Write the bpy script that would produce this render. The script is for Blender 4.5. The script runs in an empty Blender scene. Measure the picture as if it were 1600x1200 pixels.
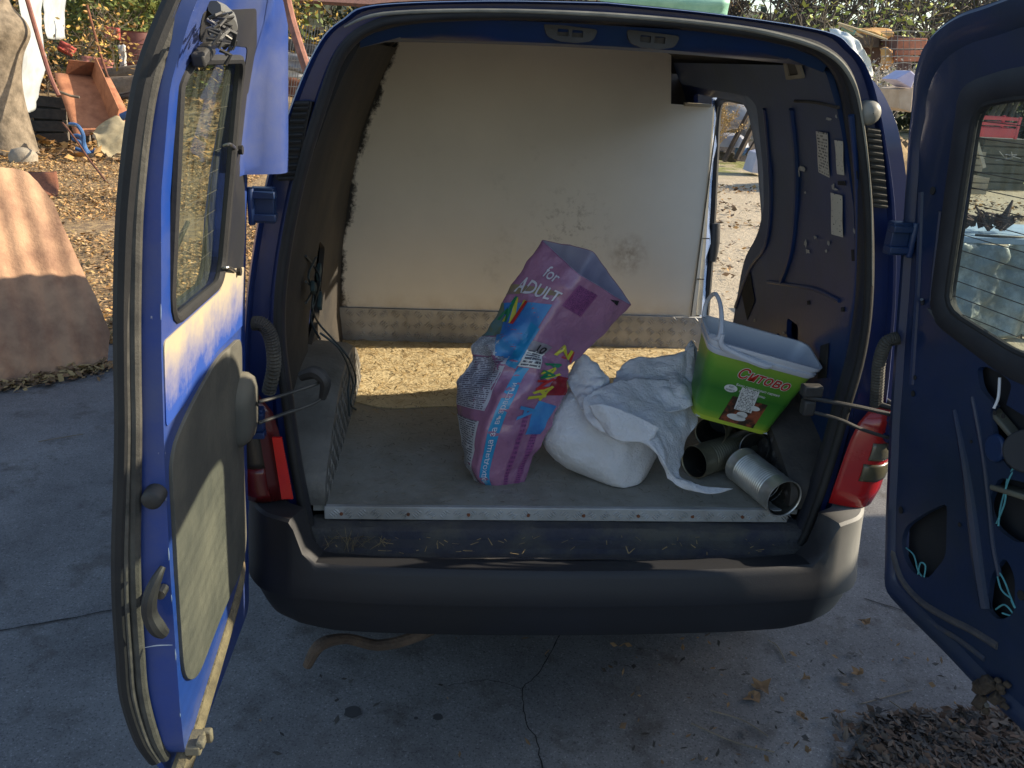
import bpy, bmesh, math, random
import numpy as np
from mathutils import Vector, Matrix, noise
from mathutils.geometry import delaunay_2d_cdt
rnd = random.Random(7)
S = bpy.context.scene
C = S.collection
R_ = math.radians
# ------------------------------------------------------------------ camera
CAM = Vector((-.3281, -1.8767, 1.7556)); YAW, PIT, ROL, FPX = .0893, .3672, .0529, 1310.0
_F = Vector((math.sin(YAW)*math.cos(PIT), math.cos(YAW)*math.cos(PIT), -math.sin(PIT)))
_R0 = Vector((math.cos(YAW), -math.sin(YAW), 0)); _U0 = _R0.cross(_F)
_R = _R0*math.cos(ROL) + _U0*math.sin(ROL); _U = -_R0*math.sin(ROL) + _U0*math.cos(ROL)
cd = bpy.data.cameras.new('camera'); cam = bpy.data.objects.new('camera', cd); C.objects.link(cam)
cd.sensor_width = 36; cd.lens = FPX/1600*36; cd.clip_start = .05; cd.clip_end = 500
m = Matrix((_R, _U, -_F)).transposed().to_4x4(); m.translation = CAM; cam.matrix_world = m
S.camera = cam
# ------------------------------------------------------------------ light
SUN_AZ, SUN_EL = R_(4.0), R_(26.3)          # azimuth from +x towards +y
sd = Vector((math.cos(SUN_AZ)*math.cos(SUN_EL), math.sin(SUN_AZ)*math.cos(SUN_EL), math.sin(SUN_EL)))
w = bpy.data.worlds.new('World'); S.world = w; w.use_nodes = True
nt = w.node_tree; bg = nt.nodes['Background']; sk = nt.nodes.new('ShaderNodeTexSky')
sk.sky_type = 'NISHITA'; sk.sun_disc = False; sk.sun_elevation = SUN_EL; sk.sun_rotation = R_(90)-SUN_AZ
sk.air_density = 1.0; sk.dust_density = 1.0
nt.links.new(sk.outputs[0], bg.inputs[0]); bg.inputs[1].default_value = .14
ld = bpy.data.lights.new('sun', 'SUN'); ld.energy = 5; ld.angle = R_(.5); ld.color = (1, .87, .68)
lo = bpy.data.objects.new('sun', ld); C.objects.link(lo); lo.rotation_euler = sd.to_track_quat('Z', 'Y').to_euler()
S.view_settings.view_transform = 'Standard'; S.view_settings.look = 'None'
S.view_settings.exposure = 0.78; S.view_settings.gamma = 1; S.view_settings.use_curve_mapping = False
S.cycles.max_bounces = 8; S.cycles.transparent_max_bounces = 16
# ------------------------------------------------------------------ pixel helpers (photo pixel -> point on a real plane)
def ray(px, py): return (_F*FPX + _R*(px-800) - _U*(py-600)).normalized()
def aX(px, py, v): d = ray(px, py); return CAM + d*((v-CAM.x)/d.x)
def aY(px, py, v): d = ray(px, py); return CAM + d*((v-CAM.y)/d.y)
def aZ(px, py, v=0): d = ray(px, py); return CAM + d*((v-CAM.z)/d.z)
# ------------------------------------------------------------------ materials
MATS = {}
def mat(name, c1, c2=None, scale=6, rough=.7, bump=.0, bscale=40, metal=0, dust=0, dustc=(.30,.24,.15), coat=0, detail=6, thr=(.35,.65), chips=0, chipc=(.6,.6,.58), spec=.5, dscale=3.0):
    if name in MATS: return MATS[name]
    M = bpy.data.materials.new(name); M.use_nodes = True; t = M.node_tree; N = t.nodes; L = t.links
    b = N['Principled BSDF']; tc = N.new('ShaderNodeTexCoord'); co = tc.outputs['Object']
    b.inputs['Roughness'].default_value = rough; b.inputs['Metallic'].default_value = metal
    b.inputs['Specular IOR Level'].default_value = spec
    if coat: b.inputs['Coat Weight'].default_value = coat; b.inputs['Coat Roughness'].default_value = .12
    def nz(sc, det=detail, r=.6):
        n = N.new('ShaderNodeTexNoise'); n.inputs['Scale'].default_value = sc; n.inputs['Detail'].default_value = det
        n.inputs['Roughness'].default_value = r; L.new(co, n.inputs['Vector']); return n.outputs['Fac']
    def ramp(f, a, bb):
        r = N.new('ShaderNodeMapRange'); r.inputs[1].default_value = a; r.inputs[2].default_value = bb; L.new(f, r.inputs[0]); return r.outputs[0]
    def mix(f, a, bb):
        x = N.new('ShaderNodeMix'); x.data_type = 'RGBA'
        if hasattr(f, 'is_linked'): L.new(f, x.inputs[0])
        else: x.inputs[0].default_value = f
        for k, v in ((6, a), (7, bb)):
            if hasattr(v, 'is_linked'): L.new(v, x.inputs[k])
            else: x.inputs[k].default_value = (*v, 1)
        return x.outputs[2]
    if c2 is None: c2 = tuple(v*.75 for v in c1)
    col = mix(ramp(nz(scale), *thr), c1, c2)
    if chips:
        f = ramp(nz(dscale*9, 10, .7), .74-chips*.1, .75-chips*.1); col = mix(f, col, chipc)
    if dust:
        g = N.new('ShaderNodeNewGeometry'); sx = N.new('ShaderNodeSeparateXYZ'); L.new(g.outputs['Normal'], sx.inputs[0])
        up = ramp(sx.outputs['Z'], -.1, 1.0)
        a = N.new('ShaderNodeMath'); a.operation = 'MULTIPLY_ADD'; L.new(up, a.inputs[0]); a.inputs[1].default_value = .9; L.new(ramp(nz(dscale, 8, .65), .42, .8), a.inputs[2])
        m2 = N.new('ShaderNodeMath'); m2.operation = 'MULTIPLY'; m2.use_clamp = True; L.new(a.outputs[0], m2.inputs[0]); m2.inputs[1].default_value = dust
        col = mix(m2.outputs[0], col, dustc)
        rr = N.new('ShaderNodeMapRange'); L.new(m2.outputs[0], rr.inputs[0]); rr.inputs[3].default_value = rough; rr.inputs[4].default_value = .95; L.new(rr.outputs[0], b.inputs['Roughness'])
    L.new(col, b.inputs['Base Color'])
    if bump:
        bp = N.new('ShaderNodeBump'); bp.inputs['Strength'].default_value = bump; bp.inputs['Distance'].default_value = .02
        L.new(nz(bscale, 8, .65), bp.inputs['Height']); L.new(bp.outputs[0], b.inputs['Normal'])
    MATS[name] = M; return M
def fade_mask(M, lo, hi, colr, axis='X', amt=.9, nscale=6):
    t = M.node_tree; N = t.nodes; L = t.links; b = N['Principled BSDF']; src = b.inputs['Base Color'].links[0].from_socket
    tc = N.new('ShaderNodeTexCoord'); sx = N.new('ShaderNodeSeparateXYZ'); L.new(tc.outputs['Object'], sx.inputs[0])
    n = N.new('ShaderNodeTexNoise'); n.inputs['Scale'].default_value = nscale; n.inputs['Detail'].default_value = 8; L.new(tc.outputs['Object'], n.inputs[0])
    a = N.new('ShaderNodeMath'); a.operation = 'MULTIPLY_ADD'; L.new(n.outputs['Fac'], a.inputs[0]); a.inputs[1].default_value = .08; L.new(sx.outputs[axis], a.inputs[2])
    r = N.new('ShaderNodeMapRange'); r.inputs[1].default_value = lo; r.inputs[2].default_value = hi; r.inputs[4].default_value = amt; L.new(a.outputs[0], r.inputs[0])
    x = N.new('ShaderNodeMix'); x.data_type = 'RGBA'; L.new(r.outputs[0], x.inputs[0]); L.new(src, x.inputs[6]); x.inputs[7].default_value = (*colr, 1); L.new(x.outputs[2], b.inputs['Base Color'])
def glassmat(name, tint, dust=.2, dustc=(.5,.52,.4)):
    M = bpy.data.materials.new(name); M.use_nodes = True; t = M.node_tree; N = t.nodes; L = t.links
    out = N['Material Output']; N.remove(N['Principled BSDF'])
    tr = N.new('ShaderNodeBsdfTransparent'); tr.inputs[0].default_value = (*tint, 1)
    gl = N.new('ShaderNodeBsdfGlossy'); gl.inputs['Roughness'].default_value = .03
    df = N.new('ShaderNodeBsdfDiffuse'); df.inputs[0].default_value = (*dustc, 1)
    fr = N.new('ShaderNodeFresnel'); fr.inputs[0].default_value = 1.5
    m1 = N.new('ShaderNodeMixShader'); fm_ = N.new('ShaderNodeMath'); fm_.operation = 'MULTIPLY'; fm_.inputs[1].default_value = .28; L.new(fr.outputs[0], fm_.inputs[0]); L.new(fm_.outputs[0], m1.inputs[0]); L.new(tr.outputs[0], m1.inputs[1]); L.new(gl.outputs[0], m1.inputs[2])
    tc = N.new('ShaderNodeTexCoord'); mp = N.new('ShaderNodeMapping'); mp.inputs['Scale'].default_value = (1, 3, .6); L.new(tc.outputs['Object'], mp.inputs[0])
    n = N.new('ShaderNodeTexNoise'); n.inputs['Scale'].default_value = 7; n.inputs['Detail'].default_value = 9; n.inputs['Roughness'].default_value = .7; n.inputs['Distortion'].default_value = 1.5
    L.new(mp.outputs[0], n.inputs['Vector'])
    r = N.new('ShaderNodeMapRange'); r.inputs[1].default_value = .42; r.inputs[2].default_value = .75; r.inputs[3].default_value = dust*.25; r.inputs[4].default_value = dust*1.6; L.new(n.outputs['Fac'], r.inputs[0])
    m2 = N.new('ShaderNodeMixShader'); L.new(r.outputs[0], m2.inputs[0]); L.new(m1.outputs[0], m2.inputs[1]); L.new(df.outputs[0], m2.inputs[2])
    L.new(m2.outputs[0], out.inputs[0]); MATS[name] = M; return M
def printmat(name, paper, ink, rows=26, cols=14, amt=.5):
    """tiny unreadable print: rows of broken dashes in UV"""
    M = bpy.data.materials.new(name); M.use_nodes = True; t = M.node_tree; N = t.nodes; L = t.links; b = N['Principled BSDF']
    b.inputs['Roughness'].default_value = .45
    tc = N.new('ShaderNodeTexCoord'); sx = N.new('ShaderNodeSeparateXYZ'); L.new(tc.outputs['UV'], sx.inputs[0])
    def mth(op, a, v=None):
        x = N.new('ShaderNodeMath'); x.operation = op; L.new(a, x.inputs[0])
        if v is not None:
            if hasattr(v, 'is_linked'): L.new(v, x.inputs[1])
            else: x.inputs[1].default_value = v
        return x.outputs[0]
    rv = mth('MULTIPLY', sx.outputs['Y'], rows); fr = mth('FRACT', rv); row = mth('GREATER_THAN', fr, .45)
    cb = N.new('ShaderNodeCombineXYZ'); L.new(mth('MULTIPLY', sx.outputs['X'], cols), cb.inputs[0]); L.new(mth('MULTIPLY', mth('FLOOR', rv), 7.31), cb.inputs[1])
    n = N.new('ShaderNodeTexNoise'); n.inputs['Scale'].default_value = 1.6; n.inputs['Detail'].default_value = 3; L.new(cb.outputs[0], n.inputs['Vector'])
    ink_f = mth('MULTIPLY', row, mth('GREATER_THAN', n.outputs['Fac'], amt))
    ed = mth('MULTIPLY', mth('GREATER_THAN', sx.outputs['X'], .07), mth('LESS_THAN', sx.outputs['X'], .93))
    f = mth('MULTIPLY', ink_f, ed)
    x = N.new('ShaderNodeMix'); x.data_type = 'RGBA'; L.new(f, x.inputs[0]); x.inputs[6].default_value = (*paper, 1); x.inputs[7].default_value = (*ink, 1)
    L.new(x.outputs[2], b.inputs['Base Color']); MATS[name] = M; return M

BLUE = mat('van_blue_paint', (.007,.024,.125), (.005,.018,.09), 3, .38, .04, 160, dust=.20, coat=.35, dustc=(.12,.12,.11))
BLUED = mat('sunlit_door_blue', (.010,.052,.28), (.008,.040,.21), 3, .38, .04, 160, dust=.40, coat=.3, dustc=(.24,.24,.22), chips=.35)  # brighter than the body paint: sunlit tone put into the colour
BLUEI = mat('dusty_inner_blue_paint', (.006,.027,.115), (.008,.028,.080), 5, .42, .05, 90, dust=.12, dustc=(.04,.048,.06), chips=.22, dscale=2.2)
RUB = mat('rubber_seal', (.009,.010,.012), (.02,.019,.018), 9, .75, .1, 60, dust=.12, dustc=(.09,.085,.065))
RUBL = mat('worn_dusty_rubber', (.035,.034,.03), (.085,.08,.065), 14, .8, .25, 70, dust=.15, dustc=(.15,.13,.10))
BLK = mat('black_plastic', (.016,.016,.017), (.03,.03,.03), 20, .55, .08, 120, dust=.25, dustc=(.12,.11,.09))
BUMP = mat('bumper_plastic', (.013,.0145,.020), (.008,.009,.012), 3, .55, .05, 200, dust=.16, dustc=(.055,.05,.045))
fade_mask(BUMP, .70, .80, (.27,.27,.25))  # sunlight on the right corner painted in as paler plastic
TRIM = mat('grey_trim_panel', (.062,.063,.054), (.105,.10,.08), 6, .75, .12, 80, dust=.35, dustc=(.32,.29,.21), thr=(.3,.7))
DUST = mat('dust_layer', (.42,.36,.24), (.34,.29,.19), 12, .95, .2, 60)
CHK = mat('aluminium_plate', (.20,.19,.165), (.12,.11,.09), 7, .55, .15, 60, metal=.25, dust=.5, dustc=(.20,.165,.11))
CHK2 = mat('silver_chequer_plate', (.42,.43,.43), (.28,.28,.27), 6, .5, .15, 60, metal=.2, dust=.12, dustc=(.30,.27,.2))
STEEL = mat('bare_steel', (.30,.30,.29), (.16,.15,.13), 20, .35, .1, 80, metal=.9)
CAND = mat('dark_tin', (.30,.28,.20), (.17,.155,.11), 9, .42, .1, 60, metal=.7)
CANB = mat('bright_tin', (.68,.67,.62), (.48,.46,.41), 14, .36, .06, 60, metal=.75)
RED = mat('red_lens', (.42,.008,.010), (.36,.006,.01), 20, .18, .0, coat=.6, dust=.2, dustc=(.25,.12,.09))
REDD = mat('shaded_red_lens', (.10,.006,.007), (.07,.005,.006), 20, .25, .0, coat=.4, dust=.2, dustc=(.12,.06,.05))  # darker copy of the red lens, shade put into the colour
SMOKE = mat('smoked_lens', (.09,.085,.06), (.15,.14,.10), 14, .3, .1, 60, coat=.4)
WSACK = mat('white_woven_plastic', (.68,.68,.70), (.56,.55,.53), 7, .6, .5, 85, spec=.3, thr=(.45,.75))
WHITE = mat('white_plastic', (.72,.73,.74), (.62,.63,.65), 6, .4)
RUST = mat('rusty_steel', (.23,.085,.04), (.10,.04,.022), 7, .85, .4, 40, detail=10)
RUSTO = mat('orange_rust', (.46,.20,.10), (.28,.11,.055), 5, .85, .3, 40, detail=10)
BARK = mat('bark', (.27,.215,.15), (.12,.095,.065), 7, .95, 1.0, 9, detail=14)
TWIG = mat('twig', (.22,.18,.13), (.12,.095,.07), 10, .9)
DRY = mat('straw', (.46,.32,.13), (.28,.19,.085), 30, .9)
LEAFY = mat('yellow_leaf', (.48,.33,.07), (.36,.22,.05), 3, .8)
LEAFG = mat('green_leaf', (.10,.14,.03), (.17,.20,.05), 3, .7)
LEAFD = mat('olive_leaf', (.085,.095,.04), (.045,.055,.025), 3, .7)
LEAFB = mat('dead_leaf', (.26,.15,.065), (.12,.075,.04), 8, .9)
LEAFO = mat('ochre_leaf', (.50,.29,.10), (.30,.17,.06), 8, .9)
BURL = mat('burlap', (.42,.35,.21), (.33,.27,.16), 14, .95, .3, 120)
WOOD = mat('grey_wood', (.25,.20,.15), (.15,.12,.09), 8, .9, .4, 40)
DARKJ = mat('dark_junk', (.035,.032,.03), (.07,.06,.05), 10, .8, .2, 40)
GLASSL = glassmat('dusty_green_glass', (.62,.70,.62), .09, (.42,.47,.36))
GLASSR = glassmat('streaked_green_glass', (.74,.84,.79), .15, (.50,.58,.54))  # dust level raised to stand in for pale glare on the glass
CRACK = mat('crack_fill', (.015,.014,.014), (.03,.028,.025), 20, 1)

def material_ground():
    M = bpy.data.materials.new('dirt_ground'); M.use_nodes = True; t = M.node_tree; N = t.nodes; L = t.links; b = N['Principled BSDF']
    b.inputs['Roughness'].default_value = .95; tc = N.new('ShaderNodeTexCoord')
    def nz(s, d=8, r=.65):
        n = N.new('ShaderNodeTexNoise'); n.inputs['Scale'].default_value = s; n.inputs['Detail'].default_value = d; n.inputs['Roughness'].default_value = r
        L.new(tc.outputs['Object'], n.inputs['Vector']); return n.outputs['Fac']
    def rp(f, st):
        r = N.new('ShaderNodeValToRGB'); e = r.color_ramp.elements
        while len(e) < len(st): e.new(.5)
        for i, (p, c) in enumerate(st): e[i].position = p; e[i].color = (*c, 1)
        L.new(f, r.inputs[0]); return r.outputs[0]
    def mx(f, a, c):
        x = N.new('ShaderNodeMix'); x.data_type = 'RGBA'; L.new(f, x.inputs[0]); L.new(a, x.inputs[6]); L.new(c, x.inputs[7]); return x.outputs[2]
    pale = rp(nz(2.2), [(.3, (.40,.33,.23)), (.55, (.50,.42,.30)), (.75, (.30,.24,.16))])
    earth = rp(nz(9), [(.35, (.16,.11,.065)), (.5, (.30,.20,.10)), (.62, (.44,.30,.14))])
    sx = N.new('ShaderNodeSeparateXYZ'); L.new(tc.outputs['Object'], sx.inputs[0])
    mr = N.new('ShaderNodeMapRange'); mr.inputs[1].default_value = .5; mr.inputs[2].default_value = -2.; L.new(sx.outputs['X'], mr.inputs[0])
    c = mx(mr.outputs[0], pale, earth)
    g = N.new('ShaderNodeMapRange'); g.inputs[1].default_value = 13.0; g.inputs[2].default_value = 14.2; L.new(sx.outputs['Y'], g.inputs[0])
    gm = N.new('ShaderNodeMath'); gm.operation = 'MULTIPLY'; L.new(g.outputs[0], gm.inputs[0])
    r2 = N.new('ShaderNodeMapRange'); r2.inputs[1].default_value = .42; r2.inputs[2].default_value = .56; L.new(nz(1.3), r2.inputs[0]); L.new(r2.outputs[0], gm.inputs[1])
    c = mx(gm.outputs[0], c, rp(nz(14), [(.35, (.10,.12,.03)), (.6, (.26,.27,.07))]))
    L.new(c, b.inputs[0])
    bp = N.new('ShaderNodeBump'); bp.inputs['Strength'].default_value = .8; bp.inputs['Distance'].default_value = .05; L.new(nz(14, 12, .7), bp.inputs['Height']); L.new(bp.outputs[0], b.inputs['Normal'])
    return M
def material_concrete():
    M = bpy.data.materials.new('concrete'); M.use_nodes = True; t = M.node_tree; N = t.nodes; L = t.links; b = N['Principled BSDF']
    b.inputs['Roughness'].default_value = .9; tc = N.new('ShaderNodeTexCoord')
    def nz(s, d=8, r=.65):
        n = N.new('ShaderNodeTexNoise'); n.inputs['Scale'].default_value = s; n.inputs['Detail'].default_value = d; n.inputs['Roughness'].default_value = r
        L.new(tc.outputs['Object'], n.inputs['Vector']); return n.outputs['Fac']
    def rp(f, st):
        r = N.new('ShaderNodeValToRGB'); e = r.color_ramp.elements
        while len(e) < len(st): e.new(.5)
        for i, (p, c) in enumerate(st): e[i].position = p; e[i].color = (*c, 1)
        L.new(f, r.inputs[0]); return r.outputs[0]
    a = rp(nz(2.0, 10, .7), [(.3, (.095,.09,.086)), (.5, (.15,.144,.138)), (.7, (.205,.198,.188))])
    bl = rp(nz(160, 3), [(.36, (.45,.45,.45)), (.44, (1,1,1)), (.62, (1,1,1)), (.66, (1.9,1.9,1.9))])
    st = rp(nz(5.5, 4), [(.54, (1,1,1)), (.66, (.62,.58,.54))])
    for o in (bl, st):
        x = N.new('ShaderNodeMix'); x.data_type = 'RGBA'; x.blend_type = 'MULTIPLY'; x.inputs[0].default_value = .85; L.new(a, x.inputs[6]); L.new(o, x.inputs[7]); a = x.outputs[2]
    L.new(a, b.inputs[0])
    bp = N.new('ShaderNodeBump'); bp.inputs['Strength'].default_value = .25; bp.inputs['Distance'].default_value = .008; L.new(nz(70, 8, .75), bp.inputs['Height']); L.new(bp.outputs[0], b.inputs['Normal'])
    return M
# ------------------------------------------------------------------ object helpers
def thing(name, label, cat, loc=(0,0,0), group=None):
    o = bpy.data.objects.new(name, None); C.objects.link(o); o.location = loc; o.empty_display_size = .1
    o['label'] = label; o['category'] = cat
    if group: o['group'] = group
    return o
def tag(o, label, cat, group=None, kind=None):
    if label: o['label'] = label
    if cat: o['category'] = cat
    if group: o['group'] = group
    if kind: o['kind'] = kind
    return o
def world_loc(o):
    v = Vector(o.location)
    return v
def obj(name, verts, faces, mt, parent=None, smooth=35, label=None, uv=None, bevel=0, solid=0):
    me = bpy.data.meshes.new(name); me.from_pydata([tuple(v) for v in verts], [], faces)
    me.validate(); me.materials.append(mt)
    if smooth:
        me.polygons.foreach_set('use_smooth', [True]*len(me.polygons)); me.set_sharp_from_angle(angle=R_(smooth))
    if uv is not None and len(me.loops):
        ul = me.uv_layers.new(name='UVMap')
        for l in me.loops: ul.data[l.index].uv = uv[l.vertex_index]
    me.update()
    o = bpy.data.objects.new(name, me); C.objects.link(o)
    attach(o, parent)
    if label: o['label'] = label
    if solid:
        md = o.modifiers.new('solid', 'SOLIDIFY'); md.thickness = solid; md.offset = 0
    if bevel:
        md = o.modifiers.new('bevel', 'BEVEL'); md.width = bevel; md.segments = 2; md.limit_method = 'ANGLE'
    return o
def attach(o, parent):
    if parent is not None:
        o.parent = parent
        if parent.type == 'EMPTY' and not parent.get('local'):
            o.matrix_parent_inverse = Matrix.Translation(-Vector(parent.location))
def orient(o):
    """consistent outward normals"""
    bm = bmesh.new(); bm.from_mesh(o.data); bmesh.ops.recalc_face_normals(bm, faces=bm.faces); bm.to_mesh(o.data); bm.free(); return o
class MB:
    def __init__(s): s.v = []; s.f = []
    def add(s, v, f): n = len(s.v); s.v += [Vector(x) for x in v]; s.f += [tuple(i+n for i in q) for q in f]; return s
    def box(s, c, d, M=None):
        c = Vector(c); x, y, z = [k/2 for k in d]
        vs = [Vector((a*x, b*y, e*z)) for a in (-1,1) for b in (-1,1) for e in (-1,1)]
        if M is not None: vs = [M @ q for q in vs]
        return s.add([c+q for q in vs], [(0,1,3,2),(4,6,7,5),(0,4,5,1),(2,3,7,6),(0,2,6,4),(1,5,7,3)])
    def bar(s, a, b, w_, h_, up=(0,0,1)):
        a = Vector(a); b = Vector(b); d = (b-a); L = d.length; d.normalize(); r = d.cross(Vector(up)).normalized(); u = r.cross(d)
        M = Matrix((r, d, u)).transposed(); return s.box((a+b)/2, (w_, L, h_), M)
    def tube(s, pts, r, n=8, cap=True):
        pts = [Vector(p) for p in pts]; k = len(pts); rs = r if hasattr(r, '__len__') else [r]*k
        up = Vector((.31,.2,.93)); rings = []
        pr = None
        for i, p in enumerate(pts):
            d = (pts[min(i+1,k-1)]-pts[max(i-1,0)])
            if d.length < 1e-9: d = Vector((0,0,1))
            d.normalize()
            x = d.cross(up) if pr is None else pr - d*pr.dot(d)
            if x.length < 1e-4: x = d.cross(Vector((1,0,0)))
            x.normalize(); pr = x; y = d.cross(x)
            rings.append([p + (x*math.cos(6.2832*j/n)+y*math.sin(6.2832*j/n))*rs[i] for j in range(n)])
        vs = [q for g in rings for q in g]
        fs = [(i*n+j, i*n+(j+1)%n, (i+1)*n+(j+1)%n, (i+1)*n+j) for i in range(k-1) for j in range(n)]
        if cap: fs += [tuple(reversed(range(n))), tuple((k-1)*n+j for j in range(n))]
        return s.add(vs, fs)
    def build(s, name, mt, parent=None, **k): return obj(name, s.v, s.f, mt, parent, **k)
def crom(pts, n, closed=False):
    """Catmull-Rom through points (tuples of any dim)"""
    P = [np.array(p, float) for p in pts]; k = len(P); out = []
    segs = k if closed else k-1
    for i in range(segs):
        g = lambda j: P[j % k] if closed else P[max(0, min(k-1, j))]
        a, b, c, d = g(i-1), g(i), g(i+1), g(i+2)
        for j in range(n):
            t = j/n; out.append(.5*((2*b)+(c-a)*t+(2*a-5*b+4*c-d)*t*t+(3*b-a-3*c+d)*t**3))
    if not closed: out.append(P[-1])
    return out
def tube(name, pts, r, mt, parent=None, n=8, sm=6, **k):
    q = crom([tuple(p) for p in pts], sm) if sm > 1 and len(pts) > 2 else pts
    rr = r
    if hasattr(r, '__len__'): rr = [float(x[0]) for x in crom([(a,) for a in r], sm)] if sm > 1 and len(pts) > 2 else r
    return MB().tube([Vector(tuple(map(float, x))) for x in q], rr, n).build(name, mt, parent, **k)
def loft(name, rings, mt, parent=None, closed=True, capends=False, **k):
    n = len(rings[0]); v = [p for r in rings for p in r]; f = []
    for i in range(len(rings)-1):
        for j in range(n if closed else n-1):
            f.append((i*n+j, i*n+(j+1)%n, (i+1)*n+(j+1)%n, (i+1)*n+j))
    if capends: f += [tuple(reversed(range(n))), tuple((len(rings)-1)*n+j for j in range(n))]
    return obj(name, v, f, mt, parent, **k)
def grid(fn, nu, nv):
    v = [fn(i/nu, j/nv) for j in range(nv+1) for i in range(nu+1)]
    f = [(j*(nu+1)+i, j*(nu+1)+i+1, (j+1)*(nu+1)+i+1, (j+1)*(nu+1)+i) for j in range(nv) for i in range(nu)]
    uv = [(i/nu, j/nv) for j in range(nv+1) for i in range(nu+1)]
    return v, f, uv
def sheet(name, ctrl, mt, parent=None, n=6, amp=.0, nsc=8, solid=.002, wr=None, **k):
    """cloth-like surface through a grid of 3D control points; wrinkles from noise"""
    rows = [crom([tuple(p) for p in r], n) for r in ctrl]
    cols = len(rows[0]); full = [crom([tuple(r[j]) for r in rows], n) for j in range(cols)]
    nv = len(full[0]); v = [Vector(tuple(map(float, full[j][i]))) for i in range(nv) for j in range(cols)]
    f = [(i*cols+j, i*cols+j+1, (i+1)*cols+j+1, (i+1)*cols+j) for i in range(nv-1) for j in range(cols-1)]
    if amp:
        out = []
        for i in range(nv):
            for j in range(cols):
                p = v[i*cols+j]
                a = v[i*cols+min(j+1, cols-1)]-v[i*cols+max(j-1, 0)]; b = v[min(i+1, nv-1)*cols+j]-v[max(i-1, 0)*cols+j]
                nn = a.cross(b); nn = nn.normalized() if nn.length > 1e-12 else Vector((0,0,1))
                h = noise.noise(p*nsc)*.6 + (.5-abs(noise.noise(p*nsc*1.7+Vector((9,3,1)))))*.7 + noise.noise(p*nsc*4)*.15
                if wr: h += math.sin((p.dot(Vector(wr[0])))*wr[1]+noise.noise(p*nsc)*3)*wr[2]
                out.append(p+nn*h*amp)
        v = out
    uv = [(j/(cols-1), i/(nv-1)) for i in range(nv) for j in range(cols)]
    return obj(name, v, f, mt, parent, solid=solid, smooth=60, uv=uv, **k)
def plate(name, outline, holes, fn, w0, w1, mt, parent=None, step=.06, edges=True, **k):
    """solid plate with holes: 2D outline (a,b) -> fn(a,b,w)"""
    if step:
        def sub(P):
            o = []
            for i in range(len(P)):
                a = Vector(P[i][:2]); b = Vector(P[(i+1) % len(P)][:2]); n = max(1, int((b-a).length/step))
                o += [tuple(a.lerp(b, k/n)) for k in range(n)]
            return o
        outline = sub(outline); holes = [sub(h) for h in holes]
    pts = [Vector(p) for p in outline]; ed = [(i, (i+1) % len(outline)) for i in range(len(outline))]; loops = [list(range(len(outline)))]
    for h in holes:
        b0 = len(pts); pts += [Vector(p) for p in h]; ed += [(b0+i, b0+(i+1) % len(h)) for i in range(len(h))]; loops.append(list(range(b0, b0+len(h))))
    def inside(p, poly):
        c = False; n = len(poly)
        for i in range(n):
            a, b = poly[i], poly[(i+1) % n]
            if (a[1] > p[1]) != (b[1] > p[1]) and p[0] < (b[0]-a[0])*(p[1]-a[1])/(b[1]-a[1])+a[0]: c = not c
        return c
    xs = [p[0] for p in outline]; ys = [p[1] for p in outline]
    if step:
        x = min(xs)+step/2
        while x < max(xs):
            y = min(ys)+step/2
            while y < max(ys):
                if inside((x, y), outline) and not any(inside((x, y), h) for h in holes): pts.append(Vector((x, y)))
                y += step
            x += step
    vv, ee, ff, ov, oe, of = delaunay_2d_cdt(pts, ed, [], 0, 1e-6)
    F = []
    for f in ff:
        c = sum((vv[i] for i in f), Vector((0, 0)))/len(f)
        if inside(c, outline) and not any(inside(c, h) for h in holes): F.append(tuple(f))
    n = len(vv); V = [fn(p[0], p[1], w0) for p in vv] + [fn(p[0], p[1], w1) for p in vv]
    faces = [tuple(f) for f in F] + [tuple(i+n for i in reversed(f)) for f in F]
    if edges:
        from collections import Counter
        cnt = Counter(); dirs = {}
        for f in F:
            for i in range(len(f)):
                a, b = f[i], f[(i+1) % len(f)]; kx = (min(a,b), max(a,b)); cnt[kx] += 1; dirs[kx] = (a, b)
        for kx, c in cnt.items():
            if c == 1: a, b = dirs[kx]; faces.append((b, a, a+n, b+n))
    else: V = V[:n]; faces = faces[:len(F)]
    o = obj(name, V, faces, mt, parent, **k)
    return orient(o) if edges else o
def rrect(x0, x1, y0, y1, r, n=5, sk=0):
    o = []
    for cx, cy, a0 in ((x1-r, y1-r, 0), (x0+r, y1-r, 90), (x0+r, y0+r, 180), (x1-r, y0+r, 270)):
        for i in range(n+1):
            a = R_(a0+90*i/n); o.append((cx+r*math.cos(a), cy+r*math.sin(a)))
    return [(x+sk*(y-y0), y) for x, y in o]
def polyround(pts, r, n=4):
    """round the corners of a polygon"""
    out = []; k = len(pts)
    for i in range(k):
        a, b, c = [Vector(pts[(i+d) % k]) for d in (-1, 0, 1)]
        rr = min(r, (a-b).length*.45, (c-b).length*.45); p = b+(a-b).normalized()*rr; q = b+(c-b).normalized()*rr
        for j in range(n+1):
            t = j/n; s = p.lerp(b, t).lerp(b.lerp(q, t), t); out.append(tuple(s))
    return out
_TXT = {}
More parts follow.
